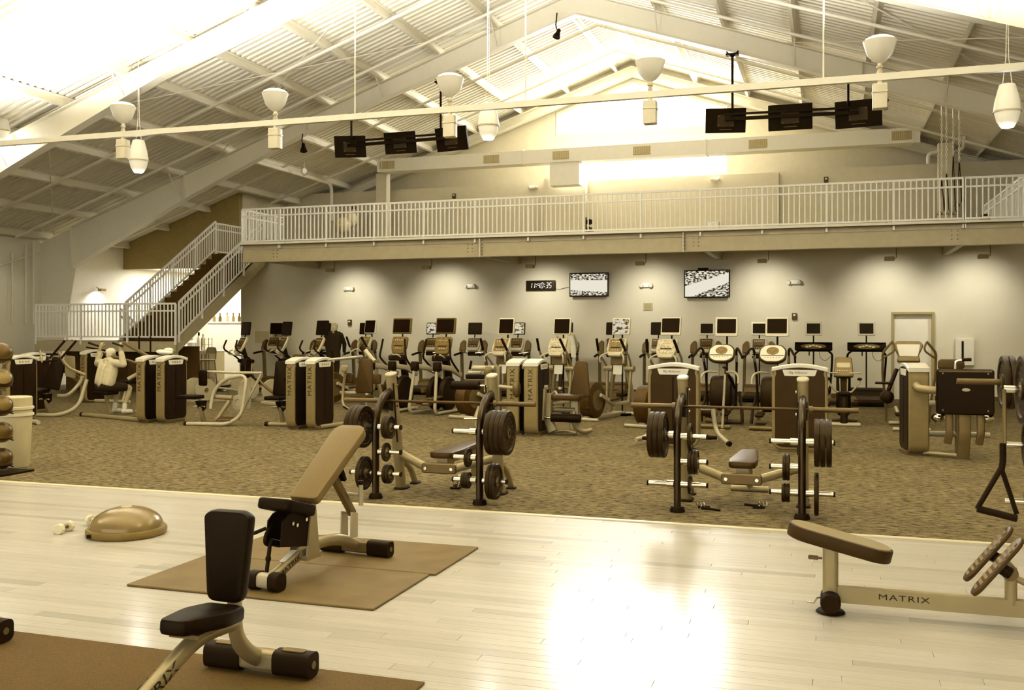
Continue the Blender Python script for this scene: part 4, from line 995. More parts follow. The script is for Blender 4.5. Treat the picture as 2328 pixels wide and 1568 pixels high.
# ------------------------------------------------------------------ squat rack cut by the right frame edge
t = thing('squat_rack', 'squat rack at the right frame edge holding stored plates', 'squat rack', (1.75, 9.0))
for x, y in ((0, 0), (-.32, -2.0)):
    MB().tube([(x, y, 0), (x, y, 2.2)], .05, prof=rr(.1, .1, .015, 2), up=(0, 1, 0)).build('upright', M('rack_dark', .18, .35), t)
    MB().box((x + .2, y, .03), (.6, .12, .06)).build('foot', RUBBER, t)
MB().tube([(0, 0, .12), (-.32, -2, .12)], .04, prof=rr(.08, .08, .01, 2)).tube([(0, 0, 2.15), (-.32, -2, 2.15)], .04, prof=rr(.08, .08, .01, 2)).build('side_beam', M('rack_dark', .18), t)
gR = 'plates on the squat rack'
for x, y, z, lst in ((0, 0, .82, ((.215, .05, 'dark plate on the middle peg of the rack by the right frame edge'),)), (0, 0, .345, ((.155, .04, 'lettered plate on the lowest peg of the rack by the right frame edge'),)), (-.32, -2.0, 1.40, ((.225, .055, 'blurred large plate nearest the viewer at the right frame edge, outer'), (.225, .055, 'blurred large plate nearest the viewer at the right frame edge, inner')))):
    MB().tube([(x - .05, y, z), (x - .33, y, z)], .024, 12).build('plate_peg', CHROME, t)
    q = 1.75 + x - .12
    for R, th, lab in lst: plate((q - th / 2, 9.0 + y, z - .003), (1, 0, 0), R, th, lab, gR); q -= th + .004
MB().slab([(-.1, -.06), (.02, -.06), (.02, .1), (-.02, .1), (-.02, 0), (-.1, 0)], -.05, .05, fr((-.03, .0, 1.3), (1, 0, 0), (0, -1, 0))).build('bar_hook', BLACK, t, sharp=20)
bar = thing('barbell', 'barbell end with plates sticking out left of the rack at the right edge', 'barbell', (2.15, 9.0 - .02, 1.345), 0, 'barbells on the bench press stations')
bar['group'] = 'barbell on the squat rack'
MB().tube([(-1.1, 0, 0), (-.655, 0, 0)], .025, 16).build('sleeve', M('bar_steel', .62), bar); MB().tube([(-.655, 0, 0), (.655, 0, 0)], .0145, 12).build('shaft', SILVERD, bar); MB().tube([(-.675, 0, 0), (-.64, 0, 0)], .037, 16).build('sleeve_collar', SILVERD, bar); MB().tube([(.655, 0, 0), (1.1, 0, 0)], .025, 16).build('sleeve', M('bar_steel', .62), bar)
for k, lab in enumerate(('outer large plate on the barbell at the right edge', 'inner large plate on the barbell at the right edge')): plate((2.15 - .735 + k * .05, 8.98, 1.342), (1, 0, 0), .225, .046, lab, 'plates on the rack barbell')
# strap handle hanging from the rack
hx, hy = 1.075, 6.87
t = thing('strap_handle', 'black triangular strap handle hanging beside the rack at the right edge', 'strap handle', (hx, hy, .56))
MB().tube([(.02, .08, .84), (.01, 0, .5), (0, 0, .36)], .012, 6).build('webbing', SILVERD, t)
MB().tube([(0, 0, .5), (0, 0, .38), (-.01, 0, .32)], .02, 8).build('sleeve', RUBBER, t)
MB().tube([(-.01, 0, .34), (-.15, 0, .07)], .017, 8).tube([(-.01, 0, .34), (.08, 0, .05)], .015, 8).build('side_strap', RUBBER, t)
MB().tube([(-.15, 0, .07), (.08, 0, .02)], .024, 12).build('grip', RUBBER, t)

# ------------------------------------------------------------------ medicine balls and bin at the left edge
mx_, my_ = G(4, 1076)
t = thing('ball_rack', 'dark upright rack of medicine balls cut by the left frame edge', 'ball rack', (mx_, my_))
MB().tube([(-.16, .0, 0), (-.16, 0, 1.62)], .03, 10).build('post', BLACK, t); MB().box((.0, 0, .015), (.52, .5, .03)).build('base', BLACK, t)
names = ('top', 'second', 'third', 'fourth', 'lowest')
for k in range(5):
    z = .185 + k * .325
    MB().tube([(.12 * math.cos(q), .12 * math.sin(q), z - .075) for q in [2 * math.pi * i / 14 for i in range(14)]], .008, 5, closed=True).tube([(-.16, 0, z - .075), (-.12, 0, z - .075)], .012, 6).tube([(.12, 0, z - .075), (.2, -.02, z - .09)], .008, 5).build('ring_shelf', BLACK, t)
    b = thing('medicine_ball', names[4 - k] + ' medicine ball on the rack at the left edge', 'ball', (mx_, my_, z + .001), 0, 'medicine balls on the rack')
    MB().ell((0, 0, 0), (.128, .128, .128), 24, 14).build('shell', M('ball_rubber_%d' % k, (.2, .24, .36, .44, .26)[k], .35), b)
    MB().lathe([(.105, .075), (.1205, .05), (.1295, .0), (.1205, -.05), (.105, -.075)], fr((0, 0, 0), (1, 0, 0), (.8, -.5, .6)), 24, caps=False).build('panel', M('ball_panel_%d' % k, (.34, .36, .2, .18, .34)[k], .35), b)
x, y = G(18, 1063)
t = thing('storage_bin', 'tall white plastic bin with rolled rim behind the medicine balls', 'bin', (x, y + .1))
MB().lathe([(.17, 0), (.18, .02), (.215, .66), (.215, .9), (.205, .91)], n=32).build('bin_body', M('bin_plastic', .72, .5), t)
for z in (.66, .745): MB().lathe([(.212, z), (.235, z + .006), (.235, z + .035), (.212, z + .04)], n=32, caps=False).build('rim', M('bin_rim', .86, .45), t)
# ------------------------------------------------------------------ weight stack machines
def bw(mb, name, mat, t, sharp=38):
    """part given in world coordinates"""
    o = t.location
    mb.v = [(x - o.x, y - o.y, z - o.z) for x, y, z in mb.v]
    return mb.build(name, mat, t, sharp=sharp)
def padw(t, name, mat, c, w, h, n, up=(0, 0, 1), th=.07, top=1.0, r=.05, bev=.02):
    """upholstered pad: width w, height h (towards up), facing n; top = width factor at the upper end"""
    n = V(n).normalized(); u = V(up); u = (u - n * u.dot(n)).normalized(); x = u.cross(n)
    return bw(MB().slab(rpoly([(-w / 2, -h / 2), (w / 2, -h / 2), (w * top / 2, h / 2), (-w * top / 2, h / 2)], r, 4), -th / 2, th / 2, fr(c, x, n), bev=bev, soft=True), name, mat, t)
def tubew(t, name, mat, pts, r, fil=.0, n=10, prof=None, up=None):
    return bw(MB().tube(pts, r, n, fil=fil, prof=prof, up=up), name, mat, t)
def cap(t, p, d, r, l=.02, mat=None): return bw(MB().tube([p, V(p) + V(d).normalized() * l], r, 12), 'end_cap', mat or RUBBER, t)
BAND = M('tower_band', .46, .4, metal=.2, grey=.12)
TOPC = M('tower_cap', .93, .3)
def tower(t, x, y, rz, w=.72, h=1.27, th=.175, txt=True, card=None, cap_mat=TOPC, shroud=None):
    R = Matrix.Translation((x, y, 0)) @ Matrix.Rotation(math.radians(rz), 4, 'Z')
    m = R @ FXZ()
    top = [(-w / 2 + w * k / 8, h - .06 + .06 * math.sin(math.pi * k / 8)) for k in range(9)]
    low = rpoly([(-w / 2, h - .06), (-w / 2, .03), (w / 2, .03), (w / 2, h - .06)], .16, 6)
    out = low[7:-7] if False else [p for p in low if p[1] < h - .1]
    out = out + list(reversed(top))
    b = bw(MB().slab(out, -th / 2, th / 2, m, bev=.018), 'tower_frame', BAND, t)
    inn = inset(out, .045)
    for s in (-1, 1):
        mm = m if s > 0 else R @ fr((0, 0, 0), (1, 0, 0), (0, 1, 0)) @ Matrix.Diagonal((1, -1, 1, 1))
        pts = inn if s > 0 else inn[::-1]
        bw(MB().slab(pts, th / 2 - .004, th / 2 + .008, mm, bev=.004), 'shroud_panel', shroud or DARK, t)
        bw(MB().slab([(-.012, .16), (.012, .16), (.012, h - .2), (-.012, h - .2)][::1 if s > 0 else -1], th / 2 + .006, th / 2 + .011, mm), 'shroud_groove', BLACK, t, sharp=0)
        c = rpoly([(-w * .27, h - .165), (w * .27, h - .165), (w * .31, h - .075), (-w * .31, h - .075)], .015, 2)
        cd = bw(MB().slab(c if s > 0 else c[::-1], th / 2 + .006, th / 2 + .014, mm, bev=.002), 'instruction_card', LABEL, t)
        if s > 0:
            if card: text(card, .052, INK, t, Matrix.Translation(-t.location) @ R @ fr((-.02, -th / 2 - .0145, h - .115), (1, 0, 0), (0, -1, 0)), extrude=.0006, sx=.9, name='card_lettering')
            else:
                for k in range(4): bw(MB().box((-.1 + .07 * k, 0, 0), (.045, .002, .035), R @ Matrix.Translation((0, -th / 2 - .0145, h - .12))), 'card_picture', M('card_grey', .6, .5), t, sharp=0)
    cp = [(a, b_ - .045) for a, b_ in top] + [(a, b_ + .012) for a, b_ in reversed(top)]
    bw(MB().slab(cp, -th / 2 - .012, th / 2 + .012, m, bev=.01), 'tower_cap', cap_mat, t)
    bw(MB().box((0, 0, .02), (w * .7, th + .04, .04), R), 'base_plate', SILVERD, t)
    if txt:
        for s in (-1, 1): text('MATRIX', .115, INK, t, Matrix.Translation(-t.location) @ R @ fr((s * (w / 2 + .001), 0, h * .68), (0, 0, 1), (s, 0, 0)), extrude=.0015, sx=1.15, space=1.12)
    return b
def seat_frame(t, c, mat=SILVER):
    """seat adjuster post and base under a seat centred at c (world)"""
    x, y, z = c
    tubew(t, 'seat_post', mat, [(x, y, z - .04), (x, y + .03, .22), (x, y + .1, .06)], .04, fil=.1, prof=rr(.07, .09, .02, 3), up=(0, 1, 0))
    bw(MB().slab([(y - .1, z - .05), (y + .12, z - .05), (y + .1, z - .2), (y + .02, z - .24)], x - .05, x + .05, FYZ()), 'adjuster_bracket', BLACK, t, sharp=20)
    for s in (-1, 1): tubew(t, 'adjuster_pin', CHROME, [(x + s * .03, y - .02, z - .14), (x + s * .12, y - .05, z - .15)], .018)

# chest press with a dark backrest near the left edge
p = G(115, 946); t = thing('press_machine', 'chest press machine with dark reclined backrest right of the medicine balls', 'weight machine', p)
tower(t, p[0] - .95, p[1] + .55, 90)
X, Y = p
padw(t, 'backrest', VINYL, (X + .02, Y + .1, .87), .36, .66, (.35, -1, .22), up=(.22, 0, 1), top=.8)
padw(t, 'seat', VINYL, (X - .22, Y - .1, .52), .36, .34, (0, -.1, 1), up=(0, 1, 0))
seat_frame(t, (X - .12, Y, .5))
tubew(t, 'base_tube', SILVERL, [(X - .55, Y - .25, .04), (X + .35, Y - .12, .04), (X + .62, Y + .1, .2), (X + .68, Y + .25, .75)], .04, fil=.25)
tubew(t, 'lever_arm', SILVERL, [(X + .1, Y + .1, .42), (X + .45, Y + .0, .42), (X + .62, Y + .15, .7), (X + .66, Y + .15, .82)], .035, fil=.2)
tubew(t, 'press_arm', SILVER, [(X + .68, Y + .2, .85), (X + .45, Y - .05, 1.0), (X + .34, Y - .15, 1.32)], .03, fil=.2)
bw(MB().slab(rpoly([(-.1, -.2), (.12, -.25), (.1, .2), (-.12, .22)], .02, 2), -.01, .01, fr((X + .38, Y + .12, 1.02), (1, .2, 0), (.2, -1, 0))), 'link_plate', SILVER, t)
bw(MB().slab(rpoly([(-.3, .1), (.28, -.22), (.3, -.1), (-.26, .24)], .02, 2), -.012, .012, fr((X + .4, Y + .25, .78), (1, 0, 0), (0, -1, 0))), 'counter_lever', SILVERD, t)
tubew(t, 'handle', RUBBER, [(X + .32, Y - .15, 1.15), (X + .05, Y - .25, 1.12)], .022); tubew(t, 'handle', RUBBER, [(X + .33, Y - .15, 1.27), (X + .1, Y - .22, 1.27)], .022)
tubew(t, 'press_arm', SILVER, [(X - .12, Y - .15, 1.34), (X - .02, Y - .2, 1.1)], .02)

# tower behind the seated man, and the machine cut by the left edge
p = G(188, 917); t = thing('weight_tower_machine', 'weight tower with lettered front standing before the stair landing', 'weight machine', p)
tower(t, p[0], p[1] + .36, 90); tubew(t, 'base_tube', SILVERL, [(p[0] + .1, p[1] + .3, .05), (p[0] + 1.1, p[1] + .3, .05)], .04)
tubew(t, 'lever', BLACK, [(p[0] - .25, p[1] + .4, 1.33), (p[0] + .3, p[1] + .5, 1.24)], .02); padw(t, 'seat', VINYL, (p[0] + .9, p[1] + .5, .5), .4, .4, (0, 0, 1), up=(0, 1, 0)); tubew(t, 'seat_post', SILVER, [(p[0] + .9, p[1] + .5, .47), (p[0] + .9, p[1] + .3, .05)], .04)
p = G(20, 962); t = thing('weight_tower_machine', 'dark weight tower behind the medicine balls with two raised grips', 'weight machine', p)
tower(t, p[0] - .1, p[1] + .36, 90)
for dx in (-.0, .28): tubew(t, 'raised_grip', RUBBER, [(p[0] + .1 + dx, p[1] + .9, 1.2), (p[0] + .38 + dx, p[1] + 1.0, 1.55)], .022)
tubew(t, 'base_tube', SILVERL, [(p[0], p[1] + .3, .05), (p[0] + .8, p[1] - .1, .05)], .04)

# pair of towers with the seated man on the left machine
p = G(315, 963); t = thing('shoulder_machine', 'overhead press machine where the man sits, left of the twin lettered towers', 'weight machine', p)
tower(t, p[0] + .02, p[1] + .36, 90)
X, Y = G(247, 946); X -= .12
padw(t, 'seat', VINYL, (X, Y + .05, .47), .36, .40, (0, 0, 1), up=(0, 1, 0)); tubew(t, 'seat_post', SILVER, [(X, Y + .05, .44), (X + .02, Y + .15, .05)], .04)
tubew(t, 'base_tube', SILVER, [(X - .35, Y - .2, .04), (p[0], p[1] + .2, .045)], .045); cap(t, (X - .33, Y - .2, .04), (-1, 0, 0), .05, .06)
padw(t, 'chest_pad', VINYLM, (X + .32, Y + .55, .9), .4, .42, (-.2, -1, 0), top=.95)
tubew(t, 'chest_post', SILVER, [(X + .32, Y + .6, .9), (X + .35, Y + .7, .4), (X + .3, Y + .6, .05)], .035, fil=.1)
tubew(t, 'lever_arm', SILVERL, [(p[0], p[1] + .4, 1.0), (X + .45, Y + .5, .86), (X + .3, Y + .35, .74)], .04, fil=.15)
tubew(t, 'press_arm', SILVERD, [(p[0] + .1, p[1] + .5, 1.12), (X + .32, Y + .2, 1.5)], .035); tubew(t, 'press_arm', SILVERD, [(X + .5, Y + .45, 1.06), (X + .05, Y + .1, 1.24), (X - .05, Y + .05, 1.3)], .03)
for dx, dz in ((-.30, 1.475), (.30, 1.475)): tubew(t, 'hand_grip', RUBBER, [(X + dx - .1, Y + .02, dz + .02), (X + dx + .12, Y + .06, dz - .05)], .02)
for dx in (.13, .42): tubew(t, 'cable_rod', BLACK, [(X + dx, Y + .9, 1.2), (X + dx, Y + .9, 1.62)], .018)
p = G(362, 964); t = thing('row_machine', 'seated machine with small dark chest pad right of the twin lettered towers', 'weight machine', p)
tower(t, p[0], p[1] + .36, 90)
X, Y = G(455, 968)
padw(t, 'chest_pad', VINYL, (X - .12, Y + .25, .87), .2, .3, (-.5, -1, 0), th=.09); padw(t, 'seat', VINYL, (X - .28, Y + .1, .52), .4, .34, (0, 0, 1), up=(0, 1, 0))
seat_frame(t, (X - .1, Y + .15, .5))
tubew(t, 'base_tube', SILVERL, [(X - .25, Y - .05, .04), (X + .55, Y + .05, .04), (X + .78, Y + .15, .2), (X + .8, Y + .3, .95), (X + .3, Y + .3, .84), (X + .1, Y + .25, .62), (X + .08, Y + .2, .3)], .035, fil=.2); cap(t, (X - .25, Y - .05, .04), (-1, 0, 0), .042, .05)
tubew(t, 'lever_arm', SILVERL, [(X - .1, Y + .35, .98), (X + .5, Y + .35, .97), (X + 1.05, Y + .4, .97)], .025); tubew(t, 'lever_arm', SILVERL, [(X + 1.04, Y + .4, .96), (X + .6, Y + .3, .1)], .025)
tubew(t, 'lever_arm', SILVER, [(X + .42, Y + .3, .45), (X + .25, Y + .15, .1)], .04); tubew(t, 'cross_tube', SILVER, [(X + .1, Y + .3, .52), (X + .45, Y + .35, .5)], .045)
bw(MB().slab(rpoly([(-.14, -.3), (.16, -.3), (.16, .3), (-.1, .14)], .02, 2), -.01, .01, fr((X + .62, Y + .45, .6), (1, 0, 0), (0, -1, 0))), 'side_plate', SILVERL, t)
bw(MB().lathe([(.14, 0), (.14, .03), (.06, .035), (.05, .02), (.01, .02)], fr((X + .55, Y + .4, .42), (1, 0, 0), (0, -1, 0)), 22), 'cam_wheel', SILVERL, t)
padw(t, 'foot_plate', VINYLM, (X + .45, Y + .12, .13), .35, .16, (0, -.4, 1), up=(0, 1, 0), th=.03)

# second pair of towers, seats either side
p = G(661, 978); t = thing('press_machine', 'weight machine with tall dark backrest left of the second pair of towers', 'weight machine', p)
tower(t, p[0] - .02, p[1] + .36, 90)
X, Y = G(632, 968)
padw(t, 'backrest', VINYL, (X, Y + .1, .87), .28, .64, (.1, -1, .1), top=.78, th=.09); padw(t, 'seat', VINYL, (X - .0, Y - .05, .52), .34, .36, (0, 0, 1), up=(0, 1, 0)); seat_frame(t, (X + .02, Y + .05, .5))
tubew(t, 'base_tube', SILVER, [(X - .15, Y - .1, .04), (X + .35, Y, .04)], .04); cap(t, (X - .13, Y - .1, .04), (-1, 0, 0), .048, .07)
padw(t, 'arm_pad', VINYL, (X + .18, Y, .86), .1, .1, (0, -1, 0)); tubew(t, 'lever_arm', SILVERD, [(X - .05, Y + .15, .5), (X - .5, Y - .0, .88)], .03); tubew(t, 'hand_grip', RUBBER, [(X - .38, Y + .03, .77), (X - .56, Y - .03, .93)], .026)
padw(t, 'head_pad', VINYLM, (X + .12, Y + .55, 1.2), .26, .2, (0, -1, 0))
tubew(t, 'lever_arm', SILVERL, [(X + .2, Y + .4, 1.22), (X + .5, Y + .4, 1.22)], .04)
p = G(702, 979); t = thing('shoulder_machine', 'weight machine with brown reclined backrest right of the second pair of towers', 'weight machine', p)
tower(t, p[0] + .02, p[1] + .36, 90)
X, Y = G(822, 960)
padw(t, 'backrest', VINYLM, (X, Y + .15, .88), .36, .66, (.1, -1, .15), top=.72, th=.07); padw(t, 'seat', VINYLM, (X - .0, Y - .0, .48), .36, .36, (0, 0, 1), up=(0, 1, 0)); tubew(t, 'seat_post', SILVER, [(X, Y + .05, .46), (X, Y + .1, .05)], .045)
for s in (-1, 1): padw(t, 'arm_pad', VINYLM, (X + s * .27 - (.05 if s < 0 else 0), Y + .1, .83), .17, .2, (0, -1, .1), th=.09)
padw(t, 'grip_pad', M('grip_pad_tan', .55, .45), (X - .34, Y - .05, 1.02), .12, .13, (0, -1, 0), th=.1)
tubew(t, 'lever_arm', SILVER, [(X - .34, Y, .98), (X - .42, Y + .05, .62), (X - .38, Y - .05, .32), (X - .22, Y - .1, .25)], .028, fil=.15); tubew(t, 'hand_grip', RUBBER, [(X - .34, Y - .08, .3), (X - .2, Y - .12, .24)], .02)
tubew(t, 'base_tube', SILVER, [(p[0] + .1, p[1] + .2, .05), (X + .2, Y - .1, .05)], .04)
tubew(t, 'press_arm', SILVERL, [(p[0] + .1, p[1] + .45, 1.22), (X - .15, Y + .3, 1.24)], .03); tubew(t, 'press_arm', SILVERL, [(X - .1, Y + .35, 1.36), (X + .12, Y + .3, 1.15)], .045); cap(t, (X - .12, Y + .35, 1.37), (-.5, 0, .5), .055, .09)
tubew(t, 'base_tube', SILVERL, [(X - .5, Y + .1, .55), (X - .15, Y + .1, .55)], .035)

# leg curl in the middle
p = G(1165, 991); t = thing('leg_curl', 'leg curl machine with long dark roller left of the middle towers', 'weight machine', p)
tower(t, p[0], p[1] + .36, 90, th=.22, shroud=BLACK)
X, Y = G(1090, 990)
bw(MB().tube([(X - .5, Y + .05, .83), (X - .02, Y + .05, .83)], .075, 18), 'roller', VINYL, t)
tubew(t, 'roller_axle', CHROME, [(X - .03, Y + .05, .83), (X + .1, Y + .05, .83)], .022)
tubew(t, 'upper_roller', SILVERL, [(X - .2, Y + .2, 1.12), (X + .2, Y + .2, 1.12)], .045); tubew(t, 'thigh_bar', SILVERL, [(X - .3, Y + .3, 1.03), (X - .08, Y + .3, 1.03)], .035)
padw(t, 'thigh_pad', VINYL, (X - .1, Y + .35, .97), .48, .3, (0, 0, 1), up=(0, 1, 0), th=.08)
bw(MB().slab(rpoly([(-.05, -.22), (.05, -.22), (.07, .22), (-.03, .22)], .02, 2), -.02, .02, fr((X + .12, Y + .05, .94), (1, 0, 0), (0, -1, 0))), 'yoke', SILVER, t); bw(MB().ell((X + .13, Y + .02, 1.05), (.06, .05, .09), 12, 7), 'cam_knob', SILVERD, t)
tubew(t, 'column', SILVER, [(X + .2, Y + .3, 1.15), (X + .2, Y + .3, .05)], .06, prof=rr(.16, .12, .03, 3), up=(0, 1, 0))
tubew(t, 'front_leg', SILVER, [(X + .0, Y + .15, .45), (X - .05, Y + .05, .25), (X + .05, Y + .0, .06)], .06, prof=rr(.17, .1, .03, 3), up=(0, 1, 0), fil=.1)
tubew(t, 'foot_tube', SILVERL, [(X - .45, Y + .1, .04), (X + .1, Y + .1, .04)], .03); tubew(t, 'hand_grip', RUBBER, [(X - .25, Y + .2, 1.1), (X - .2, Y + .15, 1.24)], .02)
bw(MB().ell((X + .62, Y + .1, .78), (.07, .12, .14), 12, 8), 'cam_cover', SILVERD, t); tubew(t, 'cam_axle', SILVERL, [(X + .3, Y + .15, .82), (X + .6, Y + .1, .8)], .03)
tubew(t, 'ankle_bar', CHROME, [(X - .25, Y - .05, .28), (X + .05, Y - .05, .29)], .02)
# leg extension
p = G(1206, 993); t = thing('leg_extension', 'leg extension machine with tan backrest and low dark roller right of the middle towers', 'weight machine', p)
tower(t, p[0], p[1] + .36, 90, th=.24, shroud=BLACK)
X, Y = G(1305, 990)
padw(t, 'backrest', VINYLM, (X + .03, Y + .35, .93), .36, .62, (0, -1, .2), top=.55, th=.08); padw(t, 'seat', VINYLM, (X - .1, Y + .02, .64), .5, .44, (0, 0, 1), up=(0, 1, 0), th=.09)
tubew(t, 'seat_post', SILVER, [(X - .02, Y + .15, .6), (X - .02, Y + .1, .1)], .05, prof=rr(.15, .12, .02, 3), up=(0, 1, 0)); tubew(t, 'side_tube', SILVER, [(X - .55, Y + .1, .42), (X, Y + .1, .42)], .05)
bw(MB().tube([(X - .36, Y - .12, .30), (X + .14, Y - .12, .30)], .07, 18), 'roller', VINYL, t); tubew(t, 'roller_axle', CHROME, [(X - .48, Y - .12, .30), (X - .34, Y - .12, .30)], .02)
tubew(t, 'lever_arm', SILVER, [(X - .5, Y - .05, .78), (X - .52, Y - .1, .25)], .035, prof=rr(.07, .12, .02, 3), up=(0, 1, 0)); tubew(t, 'lever_axle', SILVERL, [(X - .85, Y - .02, .80), (X - .45, Y - .02, .80)], .04); tubew(t, 'lever_axle', SILVERL, [(X - .8, Y, .42), (X - .5, Y, .42)], .025)
tubew(t, 'front_leg', SILVER, [(X - .45, Y + .0, .7), (X - .46, Y + .0, .3), (X - .35, Y - .05, .06)], .06, prof=rr(.16, .1, .03, 3), up=(0, 1, 0), fil=.1)
tubew(t, 'base_tube', SILVER, [(X - .4, Y - .0, .05), (X - .15, Y + .0, .09), (X + .05, Y - .05, .05)], .03, fil=.1); tubew(t, 'front_foot', SILVER, [(X - .02, Y + .05, .4), (X, Y, .15), (X + .12, Y + .1, .05), (X + .25, Y + .2, .08)], .04, fil=.1)
tubew(t, 'linkage', SILVERL, [(X - .5, Y + .1, .55), (X - .35, Y + .1, .75), (X - .3, Y + .05, .62)], .025, fil=.1); tubew(t, 'hand_grip', RUBBER, [(X + .2, Y + .1, .45), (X + .26, Y - .05, .45)], .02); bw(MB().ell((X - .66, Y, .95), (.03, .03, .22), 10, 8), 'selector_rod', BLACK, t)
tubew(t, 'hinge', SILVERL, [(X - .6, Y - .02, .86), (X - .6, Y - .02, 1.0)], .04)

# hip machines, seen face on
for i, (px, py, w, lab, card, ft) in enumerate(((1530, 1021, .76, 'hip machine tower facing the viewer behind the left end of the right barbell', 'Hip Abductor', 1), (1818, 1029, .78, 'hip machine tower facing the viewer behind the right end of the right barbell', 'Hip Adductor', 0))):
    p = G(px, py); t = thing('hip_machine', lab, 'weight machine', p)
    tower(t, p[0], p[1] + .12, 0, w=w, h=1.27, th=.22, txt=False, card=card, shroud=M('hip_shroud', .12, .45, var=.02, spec=.3))
    X, Y = p
    padw(t, 'seat', VINYLM, (X + .25 if ft else X, Y + 1.0, .5), .5, .45, (0, 0, 1), up=(0, 1, 0)); padw(t, 'backrest', VINYL, (X, Y + 1.35, .9), .4, .6, (0, -1, .2), top=.7)
    tubew(t, 'base_tube', SILVER, [(X, Y + .2, .05), (X, Y + 1.5, .05)], .05); tubew(t, 'seat_post', SILVER, [(X, Y + 1.0, .47), (X, Y + 1.1, .05)], .05)
    if ft:
        tubew(t, 'leg_lever', SILVERL, [(X + .5, Y + .75, .55), (X + .55, Y + .7, .2), (X + .78, Y + .35, .07)], .035, fil=.15); cap(t, (X + .77, Y + .36, .075), (.6, -.7, -.2), .042, .04)
        for k in range(2): tubew(t, 'foot_peg', RUBBER, [(X + .58 - .06 * k, Y + .5 - .05 * k, .14), (X + .42 - .05 * k, Y + .42, .14)], .03)
        tubew(t, 'leg_lever', SILVERL, [(X - .4, Y + .75, .5), (X - .45, Y + .6, .12), (X - .62, Y + .35, .08)], .035, fil=.15); tubew(t, 'foot_peg', RUBBER, [(X - .5, Y + .3, .12), (X - .4, Y + .25, .12)], .03)
        padw(t, 'knee_pad', VINYLM, (X + .42, Y + .95, .48), .26, .2, (.3, -.4, 1), up=(0, 1, 0), th=.1)
# tower seen edge on and the black panelled machine at the right
p = G(2083, 1038); t = thing('pulley_machine', 'grey weight tower seen edge on right of the door', 'weight machine', p)
tower(t, p[0], p[1] + .36, 96, w=.72, h=1.29, th=.27, txt=False)
tubew(t, 'side_lever', BLACK, [(p[0] - .22, p[1] + .5, 1.2), (p[0] - .34, p[1] + .4, .9)], .03); bw(MB().ell((p[0] - .36, p[1] + .4, .8), (.1, .08, .1), 10, 6), 'side_knob', RUBBER, t); tubew(t, 'side_grip', RUBBER, [(p[0] - .3, p[1] + .4, 1.0), (p[0] - .52, p[1] + .4, 1.0)], .02)
X, Y = G(2190, 1046)
tubew(t, 'link_tube', SILVER, [(p[0], p[1] - .02, 1.0), (p[0] + .02, p[1] - .1, .96), (p[0] + .2, p[1] - .14, .94), (X - .2, Y + .1, .94)], .055, fil=.12)
tubew(t, 'floor_tube', SILVER, [(p[0] + .1, p[1] + .1, .05), (X - .05, Y + .1, .05)], .03)
t = thing('leg_press_machine', 'machine with large black panel and curved tan legs at the right', 'weight machine', (X, Y))
bw(MB().slab(rr(.72, .62, .04, 4), -.05, .04, FXZ((X + .02, Y, .93)), bev=.015), 'black_panel', BLACKG, t)
bw(MB().slab(circ(.052, 18, ry=.022), .04, .046, FXZ((X + .03, Y, .96))), 'oval_badge', SILVERL, t)
bw(MB().slab(rr(.66, .02, .005, 1), .04, .05, FXZ((X + .02, Y, 1.21))), 'panel_rail', SILVERD, t)
for sx in (-1, 1):
    for sz in (-1, 1): bw(MB().lathe([(.01, 0), (.01, .01)], fr((X + .02 + sx * .28, Y - .045, .93 + sz * .25), (1, 0, 0), (0, -1, 0)), 8), 'screw', SILVER, t)
for dx, w, z0 in ((-.17, .1, .22), (.02, .16, .03), (.22, .1, .22)): tubew(t, 'curved_leg', SILVERD, [(X + dx, Y + .06, .7), (X + dx, Y + .02, .35), (X + dx - .02, Y + .06, z0)], .05, prof=rr(w, .07, .025, 3), up=(0, 1, 0), fil=.1)
padw(t, 'seat', VINYLM, (X - .12, Y + .3, 1.29), .34, .14, (0, -1, .2), th=.08); tubew(t, 'top_handle', CHROME, [(X - .1, Y, 1.2), (X - .1, Y, 1.35), (X + .1, Y, 1.37)], .018, fil=.05); tubew(t, 'handle_grip', RUBBER, [(X - .02, Y, 1.365), (X + .1, Y, 1.37)], .024)
for dx in (-.28, .32): tubew(t, 'foot_pedal', RUBBER, [(X + dx - .05, Y + .3, .5), (X + dx + .06, Y + .2, .62)], .03); bw(MB().ell((X + dx, Y + .25, .55), (.1, .08, .07), 10, 6), 'crank', CHROME, t)
tubew(t, 'floor_tube', SILVERL, [(X - .5, Y + .5, .3), (X + .4, Y + .5, .3)], .04); tubew(t, 'rear_post', SILVER, [(X, Y + .5, .6), (X, Y + .5, .03)], .05); cap(t, (X - .33, Y + .25, .75), (-1, 0, 0), .04, .08, SILVERL)
# towel left on a tower
p = G(338, 963)
t = tag(MB().add([], []).ell((0, 0, 0), (.16, .11, .05), 14, 8).ell((.06, .02, .04), (.1, .08, .05), 12, 7).ell((-.09, -.01, .015), (.09, .09, .04), 12, 7).build('folded_towel', M('towel_white', .97, .9, bump=.3, scale=40)), 'crumpled white towel on top of the twin towers beside the seated man', 'towel')
t.location = (p[0] + .02, p[1] + .45, 1.33)
